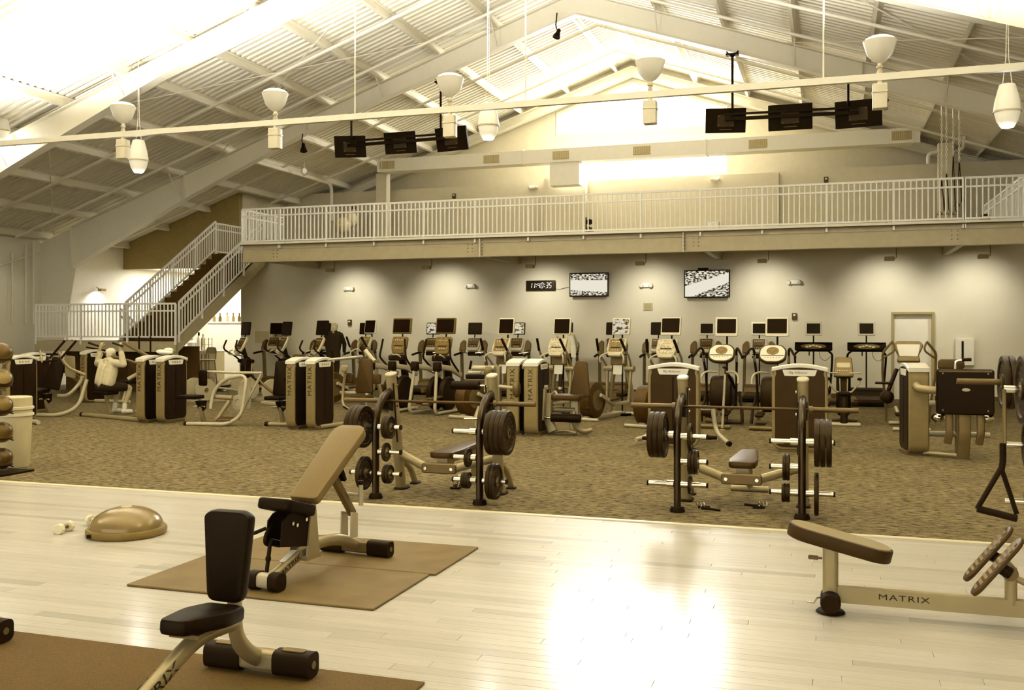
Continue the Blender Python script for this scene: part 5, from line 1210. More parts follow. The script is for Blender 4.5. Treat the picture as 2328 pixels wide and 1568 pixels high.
# ------------------------------------------------------------------ cardio machines (user stands at -y, console faces -y)
def lit_mat(name, sc_):
    m = M(name, .03, .2); nt = m.node_tree; b = nt.nodes['Principled BSDF']
    tc = nt.nodes.new('ShaderNodeTexCoord'); n = nt.nodes.new('ShaderNodeTexNoise'); n.inputs['Scale'].default_value = sc_
    r = nt.nodes.new('ShaderNodeValToRGB'); r.color_ramp.interpolation = 'CONSTANT'; e = r.color_ramp.elements
    e[0].color = T(.12); e[1].position = .47; e[1].color = T(.96); x = e.new(.41); x.color = T(.5)
    nt.links.new(tc.outputs['Generated'], n.inputs['Vector']); nt.links.new(n.outputs['Fac'], r.inputs[0]); nt.links.new(r.outputs[0], b.inputs['Emission Color']); b.inputs['Emission Strength'].default_value = .9
    return m
LIT = lit_mat('lit_broadcast', 5)
CONSD = M('console_dark', .2, .35, var=.10, scale=45)
def screen(t, c, w, h, frame, tilt=.12, lit=False, stem=None, stem_mat=None, bezel=.022, chin=0.0):
    m = fr(c, (1, 0, 0), (0, -1, tilt))
    f = MB().slab(rr(w, h, .02, 3), -.03, .02, m, bev=.008).build('screen_frame', frame, t)
    MB().slab(rr(w - 2 * bezel, h - 2 * bezel - chin, .008, 2, 0, chin / 2), .018, .0225, m).build('screen', LIT if lit else SCREEN, f)
    if stem: MB().tube(stem, .018, 8).build('screen_stem', stem_mat or BLACK, t)
def console(t, c, w, h, tilt, frame, face, top=.9, buttons=True):
    m = fr(c, (1, 0, 0), (0, -1, tilt))
    f = MB().slab(rpoly([(-w * .36, -h / 2), (w * .36, -h / 2), (w / 2, -h * .1), (w * top / 2, h / 2), (-w * top / 2, h / 2), (-w / 2, -h * .1)], .05, 4), -.04, .03, m, bev=.015).build('console', frame, t)
    MB().slab(rpoly([(-w * .36, -h * .26), (w * .36, -h * .26), (w * (top - .14) / 2, h * .44), (-w * (top - .14) / 2, h * .44)], .03, 3), .028, .036, m).build('console_face', face, f)
    MB().slab(rr(w * .55, .022, .006, 1, 0, -h * .04), .036, .04, m).build('book_ledge', BLACK, f)
    if buttons:
        for k in range(5): MB().slab(rr(.022, .016, .004, 1, (k - 2) * w * .12, h * .3), .036, .039, m).build('button', CONSL, f)
        for k in range(3): MB().slab(rr(.022, .016, .004, 1, (k - 1) * w * .14, -h * .18), .036, .039, m).build('button', CONSL, f)
    return f
GC = {'e': 'elliptical trainers in the front row', 't': 'treadmills along the back wall'}
def ellipt_precor(label, loc, rz, scr=(.40, .33, 1.78), lit=False):
    t = thing('elliptical_trainer', label, 'elliptical', loc, rz, GC['e'])
    for s in (-1, 1):
        MB().tube([(s * .22, -.95, .05), (s * .22, .62, .05)], .04, prof=rr(.07, .09, .015, 2)).build('base_rail', SILVERL, t)
        MB().lathe([(.26, -.03), (.27, -.015), (.27, .015), (.26, .03), (.06, .032), (.05, .045), (.01, .045)], fr((s * .3, -.72, .32), (0, 1, 0), (s, 0, 0)), 26).build('flywheel', SILVERL, t)
        MB().lathe([(.05, .04), (.05, .06), (.01, .06)], fr((s * .3, -.72, .32), (0, 1, 0), (s, 0, 0)), 14).build('hub', SILVERD, t)
        MB().tube([(s * .24, -.72, .32 + s * .1), (s * .24, -.05, .27 + s * .03), (s * .24, .42, .2)], .028, 8, fil=.1).build('pedal_arm', SILVERL, t)
        MB().slab(rr(.17, .38, .04, 3), 0, .04, fr((s * .17, -.2, .31 + s * .05), (1, 0, 0), (0, -.08, 1)), bev=.012).build('pedal', RUBBER, t)
        MB().tube([(s * .3, .5, .98), (s * .31, .36, 1.1), (s * .32, .1, 1.24), (s * .3, .05, 1.32), (s * .27, .12, 1.5)], .022, 8, fil=.1).build('moving_handle', RUBBER, t)
        MB().tube([(s * .3, .5, .98), (s * .27, .5, .5), (s * .25, .42, .22)], .018, 8).build('handle_link', SILVERL, t)
        MB().lathe([(.05, -.04), (.05, .04)], fr((s * .3, .5, .97), (0, 1, 0), (1, 0, 0)), 14).build('pivot_hub', BLACK, t)
    MB().tube([(-.34, .64, .05), (.34, .64, .05)], .04, prof=rr(.08, .08, .02, 2)).tube([(-.34, -.95, .045), (.34, -.95, .045)], .04, prof=rr(.08, .08, .02, 2)).build('cross_foot', SILVERL, t)
    MB().slab(rpoly([(.3, .08), (.72, .08), (.66, .6), (.6, 1.02), (.42, 1.05), (.4, .6)], .06, 3), -.13, .13, FYZ(), bev=.03).build('front_shroud', DARK, t)
    MB().slab(rr(.12, .16, .02, 2, 0, .78), -.40, -.385, FXZ((0, -.0, 0)) @ Matrix.Identity(4)).build('shroud_vent', BLACK, t)
    MB().tube([(0, .52, 1.0), (0, .42, 1.3)], .045, prof=rr(.1, .08, .02, 2), up=(0, 1, 0)).build('neck', DARK, t)
    MB().tube([(-.0, .42, 1.1), (-.2, .22, 1.13), (-.2, .12, 1.16), (-.12, .1, 1.22), (-.1, .2, 1.25)], .016, 8, fil=.06).tube([(.0, .42, 1.1), (.2, .22, 1.13), (.2, .12, 1.16), (.12, .1, 1.22), (.1, .2, 1.25)], .016, 8, fil=.06).build('fixed_handle', SILVERL, t)
    console(t, (0, .36, 1.36), .36, .46, .55, SILVERL, CONSD)
    screen(t, (0, .5, scr[2]), scr[0], scr[1], BLACK, lit=lit, stem=[(0, .46, 1.55), (0, .53, scr[2] - .1)])
    return t
def ellipt_white(label, loc, rz, lit=False, face=None, scr_frame=None, chin=0.0, towel=False):
    t = thing('elliptical_trainer', label, 'elliptical', loc, rz, GC['e'])
    MB().slab(circ(.36, 26, -.62, .40, ry=.36), -.13, .13, FYZ(), bev=.05, soft=True).build('rear_housing', M('housing_brown', .2, .45, spec=.3), t)
    MB().slab(circ(.2, 22, -.62, .40), .13, .14, FYZ()).build('housing_disc', SILVERD, t)
    for s in (-1, 1):
        MB().tube([(s * .2, -.62, .4 + s * .1), (s * .22, -.1, .26 + s * .03), (s * .25, .42, .3)], .03, prof=rr(.05, .07, .015, 2)).build('pedal_arm', SILVERL, t)
        MB().slab(rr(.17, .38, .05, 3), 0, .05, fr((s * .2, -.12, .33 + s * .04), (1, 0, 0), (0, -.05, 1)), bev=.015).build('pedal', VINYLM, t)
        MB().tube([(s * .27, .52, .98), (s * .3, .42, 1.12), (s * .33, .3, 1.24), (s * .31, .2, 1.36)], .022, 8, fil=.1).build('moving_arm', SILVER, t)
        MB().tube([(s * .31, .2, 1.34), (s * .27, .06, 1.58)], .027, 10).build('hand_grip', RUBBER, t)
        MB().tube([(s * .27, .52, .98), (s * .25, .46, .3)], .03, prof=rr(.05, .07, .015, 2), up=(0, 1, 0)).build('swing_arm', SILVER, t)
        MB().lathe([(.06, -.1), (.065, -.08), (.065, .08), (.06, .1)], fr((s * .24, .52, .97), (0, 1, 0), (1, 0, 0)), 14).build('pivot_hub', SILVER, t)
        MB().tube([(s * .09, .55, 1.2), (s * .2, .6, .7), (s * .3, .7, .06)], .035, prof=rr(.07, .09, .02, 2), up=(0, 1, 0)).build('front_leg', SILVER, t)
        MB().tube([(s * .08, .4, 1.28), (s * .2, .26, 1.28), (s * .28, .18, 1.2), (s * .26, .2, 1.1)], .018, 8, fil=.06).build('fixed_handle', SILVERL, t)
    MB().tube([(-.36, .72, .045), (.36, .72, .045)], .04, 10).tube([(-.3, -.9, .04), (.3, -.9, .04)], .035, 10).tube([(0, -.85, .05), (0, .7, .05)], .05, prof=rr(.12, .09, .02, 2)).build('base_frame', SILVERL, t)
    MB().slab(rr(.34, .22, .04, 3), -.05, .05, fr((0, .5, 1.14), (1, 0, 0), (0, -1, .1)), bev=.02).build('neck_cover', SILVERD, t)
    MB().slab(rr(.2, .24, .02, 2), 0, .01, fr((0, .46, .97), (1, 0, 0), (0, -1, .1))).build('info_plate', LABEL, t)
    console(t, (0, .4, 1.40), .42, .40, .5, face or SILVERL, CONS if not face else M('console_pale', .62, .4, var=.15, scale=30), top=.95)
    screen(t, (.02, .58, 1.83), .40, .345, scr_frame or CONSL, lit=lit, stem=[(.02, .62, .05), (.02, .62, 1.7)], chin=chin)
    MB().box((.02, .62, .03), (.34, .3, .05)).build('stand_foot', BLACK, t)
    return t
def ellipt_amt(label, loc, rz):
    t = thing('swing_elliptical', label, 'elliptical', loc, rz, 'swing ellipticals with brown screens')
    FRB = M('trainer_frame', .33, .45)
    for s in (-1, 1):
        MB().tube([(s * .29, -.38, .92), (s * .33, -.5, .14), (s * .33, -.44, .05), (s * .24, .1, .05), (s * .2, .5, .05)], .034, 10, fil=.1).build('front_leg', SILVERL, t)
        MB().slab(rr(.17, .13, .04, 3), -.1, .1, fr((s * .29, -.36, 1.0), (1, 0, 0), (0, 0, 1)), bev=.03, soft=True).build('shoulder_cover', RUBBER, t)
        MB().tube([(s * .29, -.3, 1.0), (s * .3, .1, .95), (s * .26, .5, .8)], .045, prof=rr(.08, .11, .03, 3)).build('upper_link', SILVERL, t)
        MB().lathe([(.012, -.1), (.012, .1)], fr((s * .29, -.38, .9), (0, 1, 0), (1, 0, 0)), 8).build('link_bolt', CHROME, t)
        MB().tube([(s * .32, .35, .88), (s * .34, .1, 1.08), (s * .36, .0, 1.18), (s * .34, .02, 1.3), (s * .3, .05, 1.56)], .022, 8, fil=.1).build('moving_handle', RUBBER, t)
        MB().slab(circ(.3, 22, .2, .42, ry=.36), s * .16 - .06, s * .16 + .06, FYZ(), bev=.03).build('drive_cover', DARK, t)
        MB().slab(rr(.19, .4, .05, 3), 0, .06, fr((s * .14, -.25, .28 + .04 * s), (1, 0, 0), (0, -.1, 1)), bev=.02).build('pedal', M('pedal_dark', .2, .4), t)
    MB().slab(rr(.22, .16, .03, 3, 0, -.34), 0, .05, FXY((0, 0, .2)), bev=.015).build('step', SILVERD, t)
    MB().tube([(-.32, .52, .05), (.32, .52, .05)], .04, 10).build('cross_foot', SILVERL, t)
    MB().tube([(0, .5, .1), (0, .42, .9), (0, .3, 1.2)], .06, prof=rr(.16, .12, .04, 3), up=(0, 1, 0)).build('mast', DARK, t)
    MB().slab(rr(.44, .1, .04, 3), -.06, .06, fr((0, .16, 1.15), (1, 0, 0), (0, 0, 1)), bev=.02).build('accessory_tray', RUBBER, t)
    MB().tube([(-.16, .16, 1.14), (-.1, .05, 1.22), (-.05, .04, 1.24)], .014, 8).tube([(.16, .16, 1.14), (.1, .05, 1.22), (.05, .04, 1.24)], .014, 8).build('fixed_handle', SILVERL, t)
    console(t, (0, .24, 1.42), .42, .38, .25, FRB, M('console_brown', .36, .45, var=.05, scale=20), top=.98)
    screen(t, (0, .34, 1.84), .5, .34, FRB, stem=[(0, .34, 1.55), (0, .37, 1.75)], bezel=.028)
    return t
def ellipt_arc(label, loc, rz):
    t = thing('stride_elliptical', label, 'elliptical', loc, rz, 'stride ellipticals in the front row')
    MB().slab(rpoly([(.12, .28), (.62, .24), (.68, .62), (.5, .92), (.2, .9), (.08, .6)], .14, 5), -.2, .2, FYZ(), bev=.06, soft=True).build('drive_housing', DARK, t)
    MB().tube([(0, .4, .85), (0, .36, 1.22)], .05, prof=rr(.13, .1, .03, 3), up=(0, 1, 0)).build('neck', SILVERL, t)
    m = fr((0, .3, 1.32), (1, 0, 0), (0, -1, .7))
    f = MB().slab(rpoly([(-.12, -.2), (.12, -.2), (.24, -.12), (.25, .08), (.15, .2), (-.15, .2), (-.25, .08), (-.24, -.12)], .06, 4), -.04, .03, m, bev=.015).build('console', M('console_edge', .1, .4), t)
    MB().slab(rpoly([(-.11, -.17), (.11, -.17), (.21, -.1), (.22, .07), (.13, .17), (-.13, .17), (-.22, .07), (-.21, -.1)], .05, 4), .028, .038, m).build('console_face', CONSL, f)
    MB().slab(circ(.11, 18, 0, .05, ry=.085), .038, .041, m).build('dial', CONS, f); MB().slab(rr(.4, .012, .003, 1, 0, -.05), .038, .042, m).build('console_seam', BLACK, f)
    for k in range(6): MB().slab(rr(.018, .014, .004, 1, (k - 2.5) * .05, -.09), .038, .041, m).build('button', SILVERD, f)
    for s in (-1, 1):
        MB().tube([(s * .26, .3, .3), (s * .28, .25, .95), (s * .3, .15, 1.2), (s * .3, .1, 1.4), (s * .34, -.02, 1.44), (s * .44, -.12, 1.28)], .023, 8, fil=.08).build('moving_handle', RUBBER, t)
        MB().tube([(s * .3, .13, 1.18), (s * .3, .12, 1.3)], .026, 10).build('grip_sensor', CHROME, t)
        MB().tube([(s * .08, .3, .98), (s * .26, .2, 1.0), (s * .34, .1, .92), (s * .34, .05, .78)], .02, 8, fil=.08).build('fixed_handle', SILVERL, t)
        MB().slab(rr(.15, .36, .05, 3), 0, .05, fr((s * .16, -.2, .24), (1, 0, 0), (0, -.1, 1)), bev=.015).build('pedal', RUBBER, t)
        MB().tube([(s * .18, .3, .36), (s * .17, -.35, .2)], .03, prof=rr(.05, .06, .01, 2)).build('pedal_arm', SILVERD, t)
        MB().tube([(s * .3, .5, .6), (s * .36, .35, .3), (s * .38, .3, .05)], .03, prof=rr(.05, .09, .015, 2), up=(0, 1, 0)).build('frame_leg', DARK, t)
    MB().tube([(.16, -.55, .03), (.2, -.5, .98)], .022, 10).build('step_rail', SILVERL, t)
    MB().lathe([(.045, 0), (.045, .012)], FXY((.16, -.55, 0)), 12).build('rail_foot', SILVERL, t)
    MB().tube([(.2, -.5, .95), (.22, -.3, .98), (.28, .1, .7)], .026, 8, fil=.1).build('rail_brace', RUBBER, t)
    MB().tube([(.2, -.5, .98), (.2, -.5, 1.08)], .01, 6).ell((.2, -.5, 1.1), (.05, .04, .025), 10, 5).build('rail_knob', RUBBER, t)
    MB().tube([(-.34, .55, .05), (.34, .55, .05)], .04, 10).tube([(-.3, -.5, .05), (.3, -.5, .05)], .04, 10).tube([(0, -.5, .06), (0, .55, .06)], .05, prof=rr(.12, .08, .02, 2)).build('base_frame', SILVERD, t)
    screen(t, (.04, .62, 1.82), .42, .36, CONSL, stem=[(.04, .66, .05), (.04, .66, 1.7)], bezel=.035, chin=.02)
    MB().box((.04, .66, .02), (.34, .26, .04)).build('stand_foot', BLACK, t)
    return t
def treadmill(label, loc, rz, lit=False, frame=BLACK, slim=False, on_stand=False):
    t = thing('treadmill', label, 'treadmill', loc, rz, GC['t'])
    MB().slab(rr(.82, 1.75, .05, 3, 0, -.75), .06, .17, bev=.02).build('deck', M('deck_brown', .34, .45), t)
    MB().slab(rr(.52, 1.7, .01, 1, 0, -.78), .17, .178).build('belt', M('belt_rubber', .12, .7), t)
    for s in (-1, 1): MB().box((s * .33, -.78, .175), (.11, 1.66, .02)).build('side_rail', SILVERD, t)
    MB().tube([(-.32, -1.62, .115), (.32, -1.62, .115)], .045, 14).build('rear_roller', RUBBER, t)
    for s in (-1, 1):
        for yy in (-1.5, .05): MB().box((s * .34, yy, .03), (.08, .1, .06)).build('foot', RUBBER, t)
    hm = BLACK if slim else M('hood_brown', .24, .4)
    MB().slab(rpoly([(-.3, .1), (.15, .08), (.18, .26), (.05, .36), (-.22, .32)], .06, 4), -.38, .38, FYZ(), bev=.03).build('motor_hood', hm, t)
    if slim:
        for s in (-1, 1): MB().tube([(s * .38, .02, .2), (s * .43, -.02, .9), (s * .44, -.08, 1.16), (s * .34, -.1, 1.24)], .026, 8, fil=.1).build('upright', BLACK, t)
        MB().tube([(-.36, -.1, 1.24), (.36, -.1, 1.24)], .022, 8).build('cross_rail', BLACK, t)
        m = fr((0, -.12, 1.33), (1, 0, 0), (0, -1, .8))
        f = MB().slab(rpoly([(-.44, -.1), (.44, -.1), (.44, .15), (.38, .06), (.2, .1), (-.2, .1), (-.38, .06), (-.44, .15)], .03, 3), -.03, .03, m, bev=.01).build('console', BLACK, t)
        MB().slab(circ(.3, 26, ry=.075), .028, .036, m).build('console_face', CONS, f)
        for k in range(5): MB().slab(circ(.034, 12, (k - 2) * .075, .02 * (1 - abs(k - 2)), ry=.024), .036, .042, m).build('button', CONSL, f)
        MB().tube([(.12, .0, 1.28), (.16, .02, 1.05), (.28, .0, .98), (.4, .0, 1.1)], .006, 5, fil=.08).build('cable', BLACK, t)
        MB().box((-.1, -.1, 1.17), (.03, .03, .1)).build('stop_clip', BLACK, t)
    else:
        for s in (-1, 1):
            MB().tube([(s * .38, .0, .12), (s * .36, -.08, .8), (s * .34, -.16, 1.2)], .05, prof=rr(.07, .12, .025, 3), up=(0, 1, 0)).build('upright', SILVERD, t)
            MB().tube([(s * .36, -.1, 1.1), (s * .37, -.4, 1.08), (s * .37, -.62, 1.05)], .035, prof=rr(.06, .06, .025, 3)).build('handrail', RUBBER, t)
            MB().tube([(s * .36, -.24, 1.13), (s * .12, -.32, 1.1)], .016, 8).build('sensor_bar', CHROME, t)
            MB().slab(rpoly([(-.09, -.2), (.1, -.16), (.1, .1), (.0, .2), (-.07, .16)], .06, 4), -.03, .03, fr((s * .31, -.12, 1.28), (s, 0, 0), (0, -1, .4)) if s > 0 else fr((s * .31, -.12, 1.28), (1, 0, 0), (0, -1, .4)) @ Matrix.Diagonal((-1, 1, 1, 1)), bev=.012).build('cup_holder', hm, t)
        console(t, (0, -.14, 1.34), .42, .40, .5, SILVERL, CONSD)
        MB().slab(rr(.34, .12, .03, 3), -.06, .06, fr((0, -.1, 1.08), (1, 0, 0), (0, -1, 0)), bev=.02).build('console_base', RUBBER, t)
    sm = [(0, .06, .06), (0, .06, 1.66)] if (slim or on_stand) else [(0, -.04, 1.5), (0, .02, 1.7)]
    screen(t, (0, .0, 1.78), .40, .335, frame, lit=lit, stem=sm, bezel=.042 if frame is CONSL else .022)
    if slim or on_stand: MB().box((0, .1, .02), (.3, .14, .04)).build('stand_foot', BLACK, t)
    return t
def floorX(px, Y):
    a, b = ray(px); return a * Y / b
# back row of treadmills
for px, lab, kw in ((628, 'treadmill at the left end of the back row by the wall posters', {}), (738, 'treadmill in the back row where the man in black walks', {}), (832, 'treadmill in the back row behind the pale framed screen at left', {}),
        (985, 'treadmill with a lit screen behind the swing ellipticals', {'lit': True}), (1080, 'treadmill with dark screen left of the pale elliptical in the middle', {}), (1178, 'treadmill with a lit screen right of the pale elliptical in the middle', {'lit': True}),
        (1286, 'treadmill in the back row where the woman walks', {}), (1395, 'treadmill behind the elliptical with the lit screen', {}), (1497, 'treadmill behind the elliptical right of the plaque', {}),
        (1607, 'treadmill with pale framed screen behind the first stride elliptical', {'frame': CONSL, 'on_stand': True}), (1726, 'treadmill with pale framed screen behind the second stride elliptical', {'frame': CONSL, 'on_stand': True}),
        (1850, 'slim black treadmill with winged console left of the small bike', {'frame': CONSL, 'slim': True}), (1968, 'slim black treadmill with winged console next to the door', {'frame': CONSL, 'slim': True})):
    Y = 25.35
    treadmill(lab, (floorX(px, Y), Y - (.5 if kw.get('slim') else 0)), 0, **kw)
# front row
def at(px, Y): return (floorX(px, Y), Y)
ellipt_precor('elliptical nearest the stairs in front of the snack counter', at(517, 20.4), -28)
ellipt_precor('elliptical in front of the wall posters', at(612, 21.0), -28, scr=(.41, .35, 1.78))
ellipt_precor('elliptical left of the man in black', at(693, 20.4), -26, scr=(.46, .36, 1.80))
ellipt_white('elliptical with pale framed screen right of the man in black', at(800, 20.9), -22)
ellipt_amt('swing elliptical with brown framed screen, first of the two', at(892, 18.9), -14)
ellipt_amt('swing elliptical with brown framed screen, second of the two', at(992, 18.7), -14)
ellipt_white('elliptical with pale framed screen left of the middle towers', at(1112, 18.6), -18)
ellipt_white('elliptical with pale framed screen in front of the walking woman', at(1243, 18.7), -16, face=SILVERL)
ellipt_white('elliptical with a lit pale framed screen below the wall clock side', at(1380, 18.9), -16, lit=True)
ellipt_white('elliptical with thick pale framed screen behind the hip abductor tower', at(1498, 18.0), -12, face=SILVERL, chin=.03)
ellipt_arc('stride elliptical with white console between the two hip machine towers, first one', at(1634, 17.9), -4)
ellipt_arc('stride elliptical with white console left of the second hip machine tower', at(1752, 17.8), -4)

# upright bike right of the second hip tower
p = G(1919, 969); t = thing('exercise_bike', 'small upright exercise bike with grey console right of the hip towers', 'exercise bike', (p[0], p[1] + .5), 0)
for y in (-.5, -.32): MB().tube([(-.28, y, .03), (.28, y, .03)], .03, 10).build('foot_bar', SILVERL, t)
MB().tube([(0, -.46, .04), (0, -.42, .4), (0, -.38, .55)], .06, prof=rr(.13, .12, .05, 4), up=(0, 1, 0)).build('seat_post', DARK, t)
MB().slab(rpoly([(-.12, -.12), (.12, -.12), (.05, .2), (-.05, .2)], .05, 3), 0, .07, FXY((0, -.38, .56)), bev=.02).build('saddle', RUBBER, t)
MB().slab(rpoly([(.0, .15), (.5, .12), (.55, .6), (.35, .95), (.2, .95), (.05, .6)], .1, 4), -.13, .13, FYZ(), bev=.05).build('drive_housing', BLACK, t)
m = fr((0, .2, 1.05), (1, 0, 0), (0, -1, .5))
f = MB().slab(rpoly([(-.18, -.2), (.18, -.2), (.15, .2), (-.15, .2)], .04, 3), -.04, .04, m, bev=.015).build('console', SILVERD, t)
MB().slab(rr(.24, .1, .02, 2, 0, .03), .039, .043, m).build('display', M('bike_display', .62, .3, emit=.15), f)
for k in range(6): MB().slab(rr(.022, .02, .004, 1, (k - 2.5) * .045, -.08), .04, .044, m).build('button', CONSL, f)
for s in (-1, 1):
    MB().tube([(s * .03, -.3, .60), (s * .14, -.34, .62), (s * .26, -.38, .78), (s * .27, -.38, .83)], .018, 8, fil=.05).build('side_handle', SILVERL, t); MB().ell((s * .27, -.38, .86), (.045, .045, .03), 10, 5).build('handle_knob', RUBBER, t)
    MB().tube([(s * .1, .0, .95), (s * .3, -.05, .96)], .014, 8).build('front_handle', SILVERL, t); MB().box((s * .2, .1, .38), (.12, .22, .06)).build('pedal', RUBBER, t); MB().tube([(s * .06, -.1, .55), (s * .07, -.05, .85)], .012, 6).build('slide_rail', SILVER, t)
MB().tube([(0, -.4, .06), (0, .45, .06)], .05, 10).tube([(-.25, .45, .03), (.25, .45, .03)], .03, 10).build('base_tube', SILVERD, t)
# elliptical with looped handles before the door
t = thing('elliptical_trainer', 'elliptical with looped silver handles and pale console in front of the door', 'elliptical', at(2066, 18.6), 0, GC['e'])
for s in (-1, 1):
    MB().tube([(s * .36, .25, .1), (s * .38, .15, .5), (s * .44, .0, .95), (s * .44, -.05, 1.22), (s * .44, -.1, 1.36), (s * .28, -.16, 1.56)], .022, 8, fil=.1).build('moving_handle', SILVERD, t)
    MB().tube([(s * .28, -.16, 1.55), (s * .24, -.17, 1.44), (s * .26, -.16, 1.38), (s * .43, -.1, 1.26)], .018, 8, fil=.05).build('handle_loop', SILVERD, t)
    MB().slab(rr(.16, .36, .05, 3), 0, .05, fr((s * .17, -.3, .25), (1, 0, 0), (0, 0, 1)), bev=.015).build('pedal', RUBBER, t); MB().tube([(s * .2, .3, .35), (s * .17, -.4, .22)], .03, 8).build('pedal_arm', SILVERL, t)
m = fr((0, .1, 1.37), (1, 0, 0), (0, -1, .45)); f = MB().slab(rpoly([(-.2, -.2), (.2, -.2), (.17, -.08), (.26, .12), (.2, .2), (-.2, .2), (-.26, .12), (-.17, -.08)], .04, 3), -.04, .03, m, bev=.015).build('console', SILVERD, t)
MB().slab(rpoly([(-.15, -.1), (.15, -.1), (.2, .13), (-.2, .13)], .02, 2), .028, .036, m).build('console_face', LABEL, f)
MB().tube([(0, .25, .1), (0, .15, 1.3)], .06, prof=rr(.14, .1, .04, 3), up=(0, 1, 0)).build('mast', SILVERD, t); MB().slab(circ(.26, 22, .35, .32), -.12, .12, FYZ(), bev=.04).build('drive_cover', M('cover_tan', .42, .4), t)
MB().tube([(-.3, .6, .04), (.3, .6, .04)], .035, 10).tube([(-.3, -.6, .04), (.3, -.6, .04)], .035, 10).tube([(0, -.6, .05), (0, .6, .05)], .04, 8).build('base_frame', SILVERL, t)
# towel on a treadmill rail
p = PY(1297, 786, 24.3); t = tag(MB().slab(rpoly([(-.08, .22), (.06, .25), (.14, -.14), (-.2, -.14)], .03, 2), -.03, .03, FXZ((0, 0, 0)), bev=.02, soft=True).slab(rpoly([(.0, .0), (.13, .0), (.15, -.3), (.0, -.28)], .02, 2), .028, .05, FXZ(), bev=.008).build('hanging_towel', M('towel_white', .97)), 'white towel draped over the treadmill rail beside the walking woman', 'towel'); t.location = p
# ------------------------------------------------------------------ people
SKIN = M('skin', .64, .55)
def capsule(mb, p0, r0, p1, r1, n=14):
    p0, p1 = V(p0), V(p1); d = (p1 - p0); L = d.length; d.normalize()
    prof = []
    for i in range(5):
        a = math.pi / 2 * i / 4; prof.append((max(r0 * math.sin(a), .0006), -r0 * math.cos(a)))
    for i in range(5):
        a = math.pi / 2 * i / 4; prof.append((max(r1 * math.cos(a), .0006), L + r1 * math.sin(a)))
    mb.lathe(prof, fr(p0, d.orthogonal(), d), n)
def hand(prims, wrist, d, side, palm_n, curl, reg='skin'):
    """palm and five bent fingers; d = finger direction, palm_n = out of the palm, side = towards the thumb"""
    w, d, s, n = V(wrist), V(d).normalized(), V(side).normalized(), V(palm_n).normalized()
    k = w + d * .085
    for q in (-.026, -.009, .009, .026): prims.append((reg, w + d * .015 + s * q * .8, .017, k + s * q, .0135))
    for i, (q, ln) in enumerate(((.03, .075), (.01, .084), (-.01, .078), (-.029, .06))):
        a = k + s * q; b = a + (d * math.cos(curl * .5) + n * math.sin(curl * .5)) * ln * .45
        c = b + (d * math.cos(curl * 1.2) + n * math.sin(curl * 1.2)) * ln * .33; e = c + (d * math.cos(curl * 1.9) + n * math.sin(curl * 1.9)) * ln * .28
        prims += [(reg, a, .0105, b, .0095), (reg, b, .0095, c, .009), (reg, c, .009, e, .008)]
    a = w + d * .03 + s * .03; b = a + (s * .7 + d * .6 + n * .3) * .045; c = b + (d * .7 + n * .7 * curl + s * .1) * .035
    prims += [(reg, a, .014, b, .011), (reg, b, .011, c, .009)]
def head(prims, c, fwd, hs=1.0):
    c, f = V(c), V(fwd).normalized(); u = V((0, 0, 1)); s = f.cross(u).normalized()
    prims += [('hair' , c + u * .03 - f * .015, .088 * hs, c + u * .035 + f * .012, .086 * hs), ('skin', c - u * .01 + f * .03, .068 * hs, c - u * .07 + f * .045, .045 * hs),
              ('hair', c - u * .01 - f * .02, .082 * hs, c - u * .045 - f * .012, .068 * hs), ('skin', c - u * .04 + f * .01, .072 * hs, c - u * .085 + f * .02, .058 * hs),
              ('skin', c + f * .095 + u * .0, .012, c + f * .108 - u * .025, .014)]
    for q in (-1, 1): prims.append(('skin', c + s * q * .083 + u * .012, .012, c + s * q * .085 - u * .022, .014))
    return s
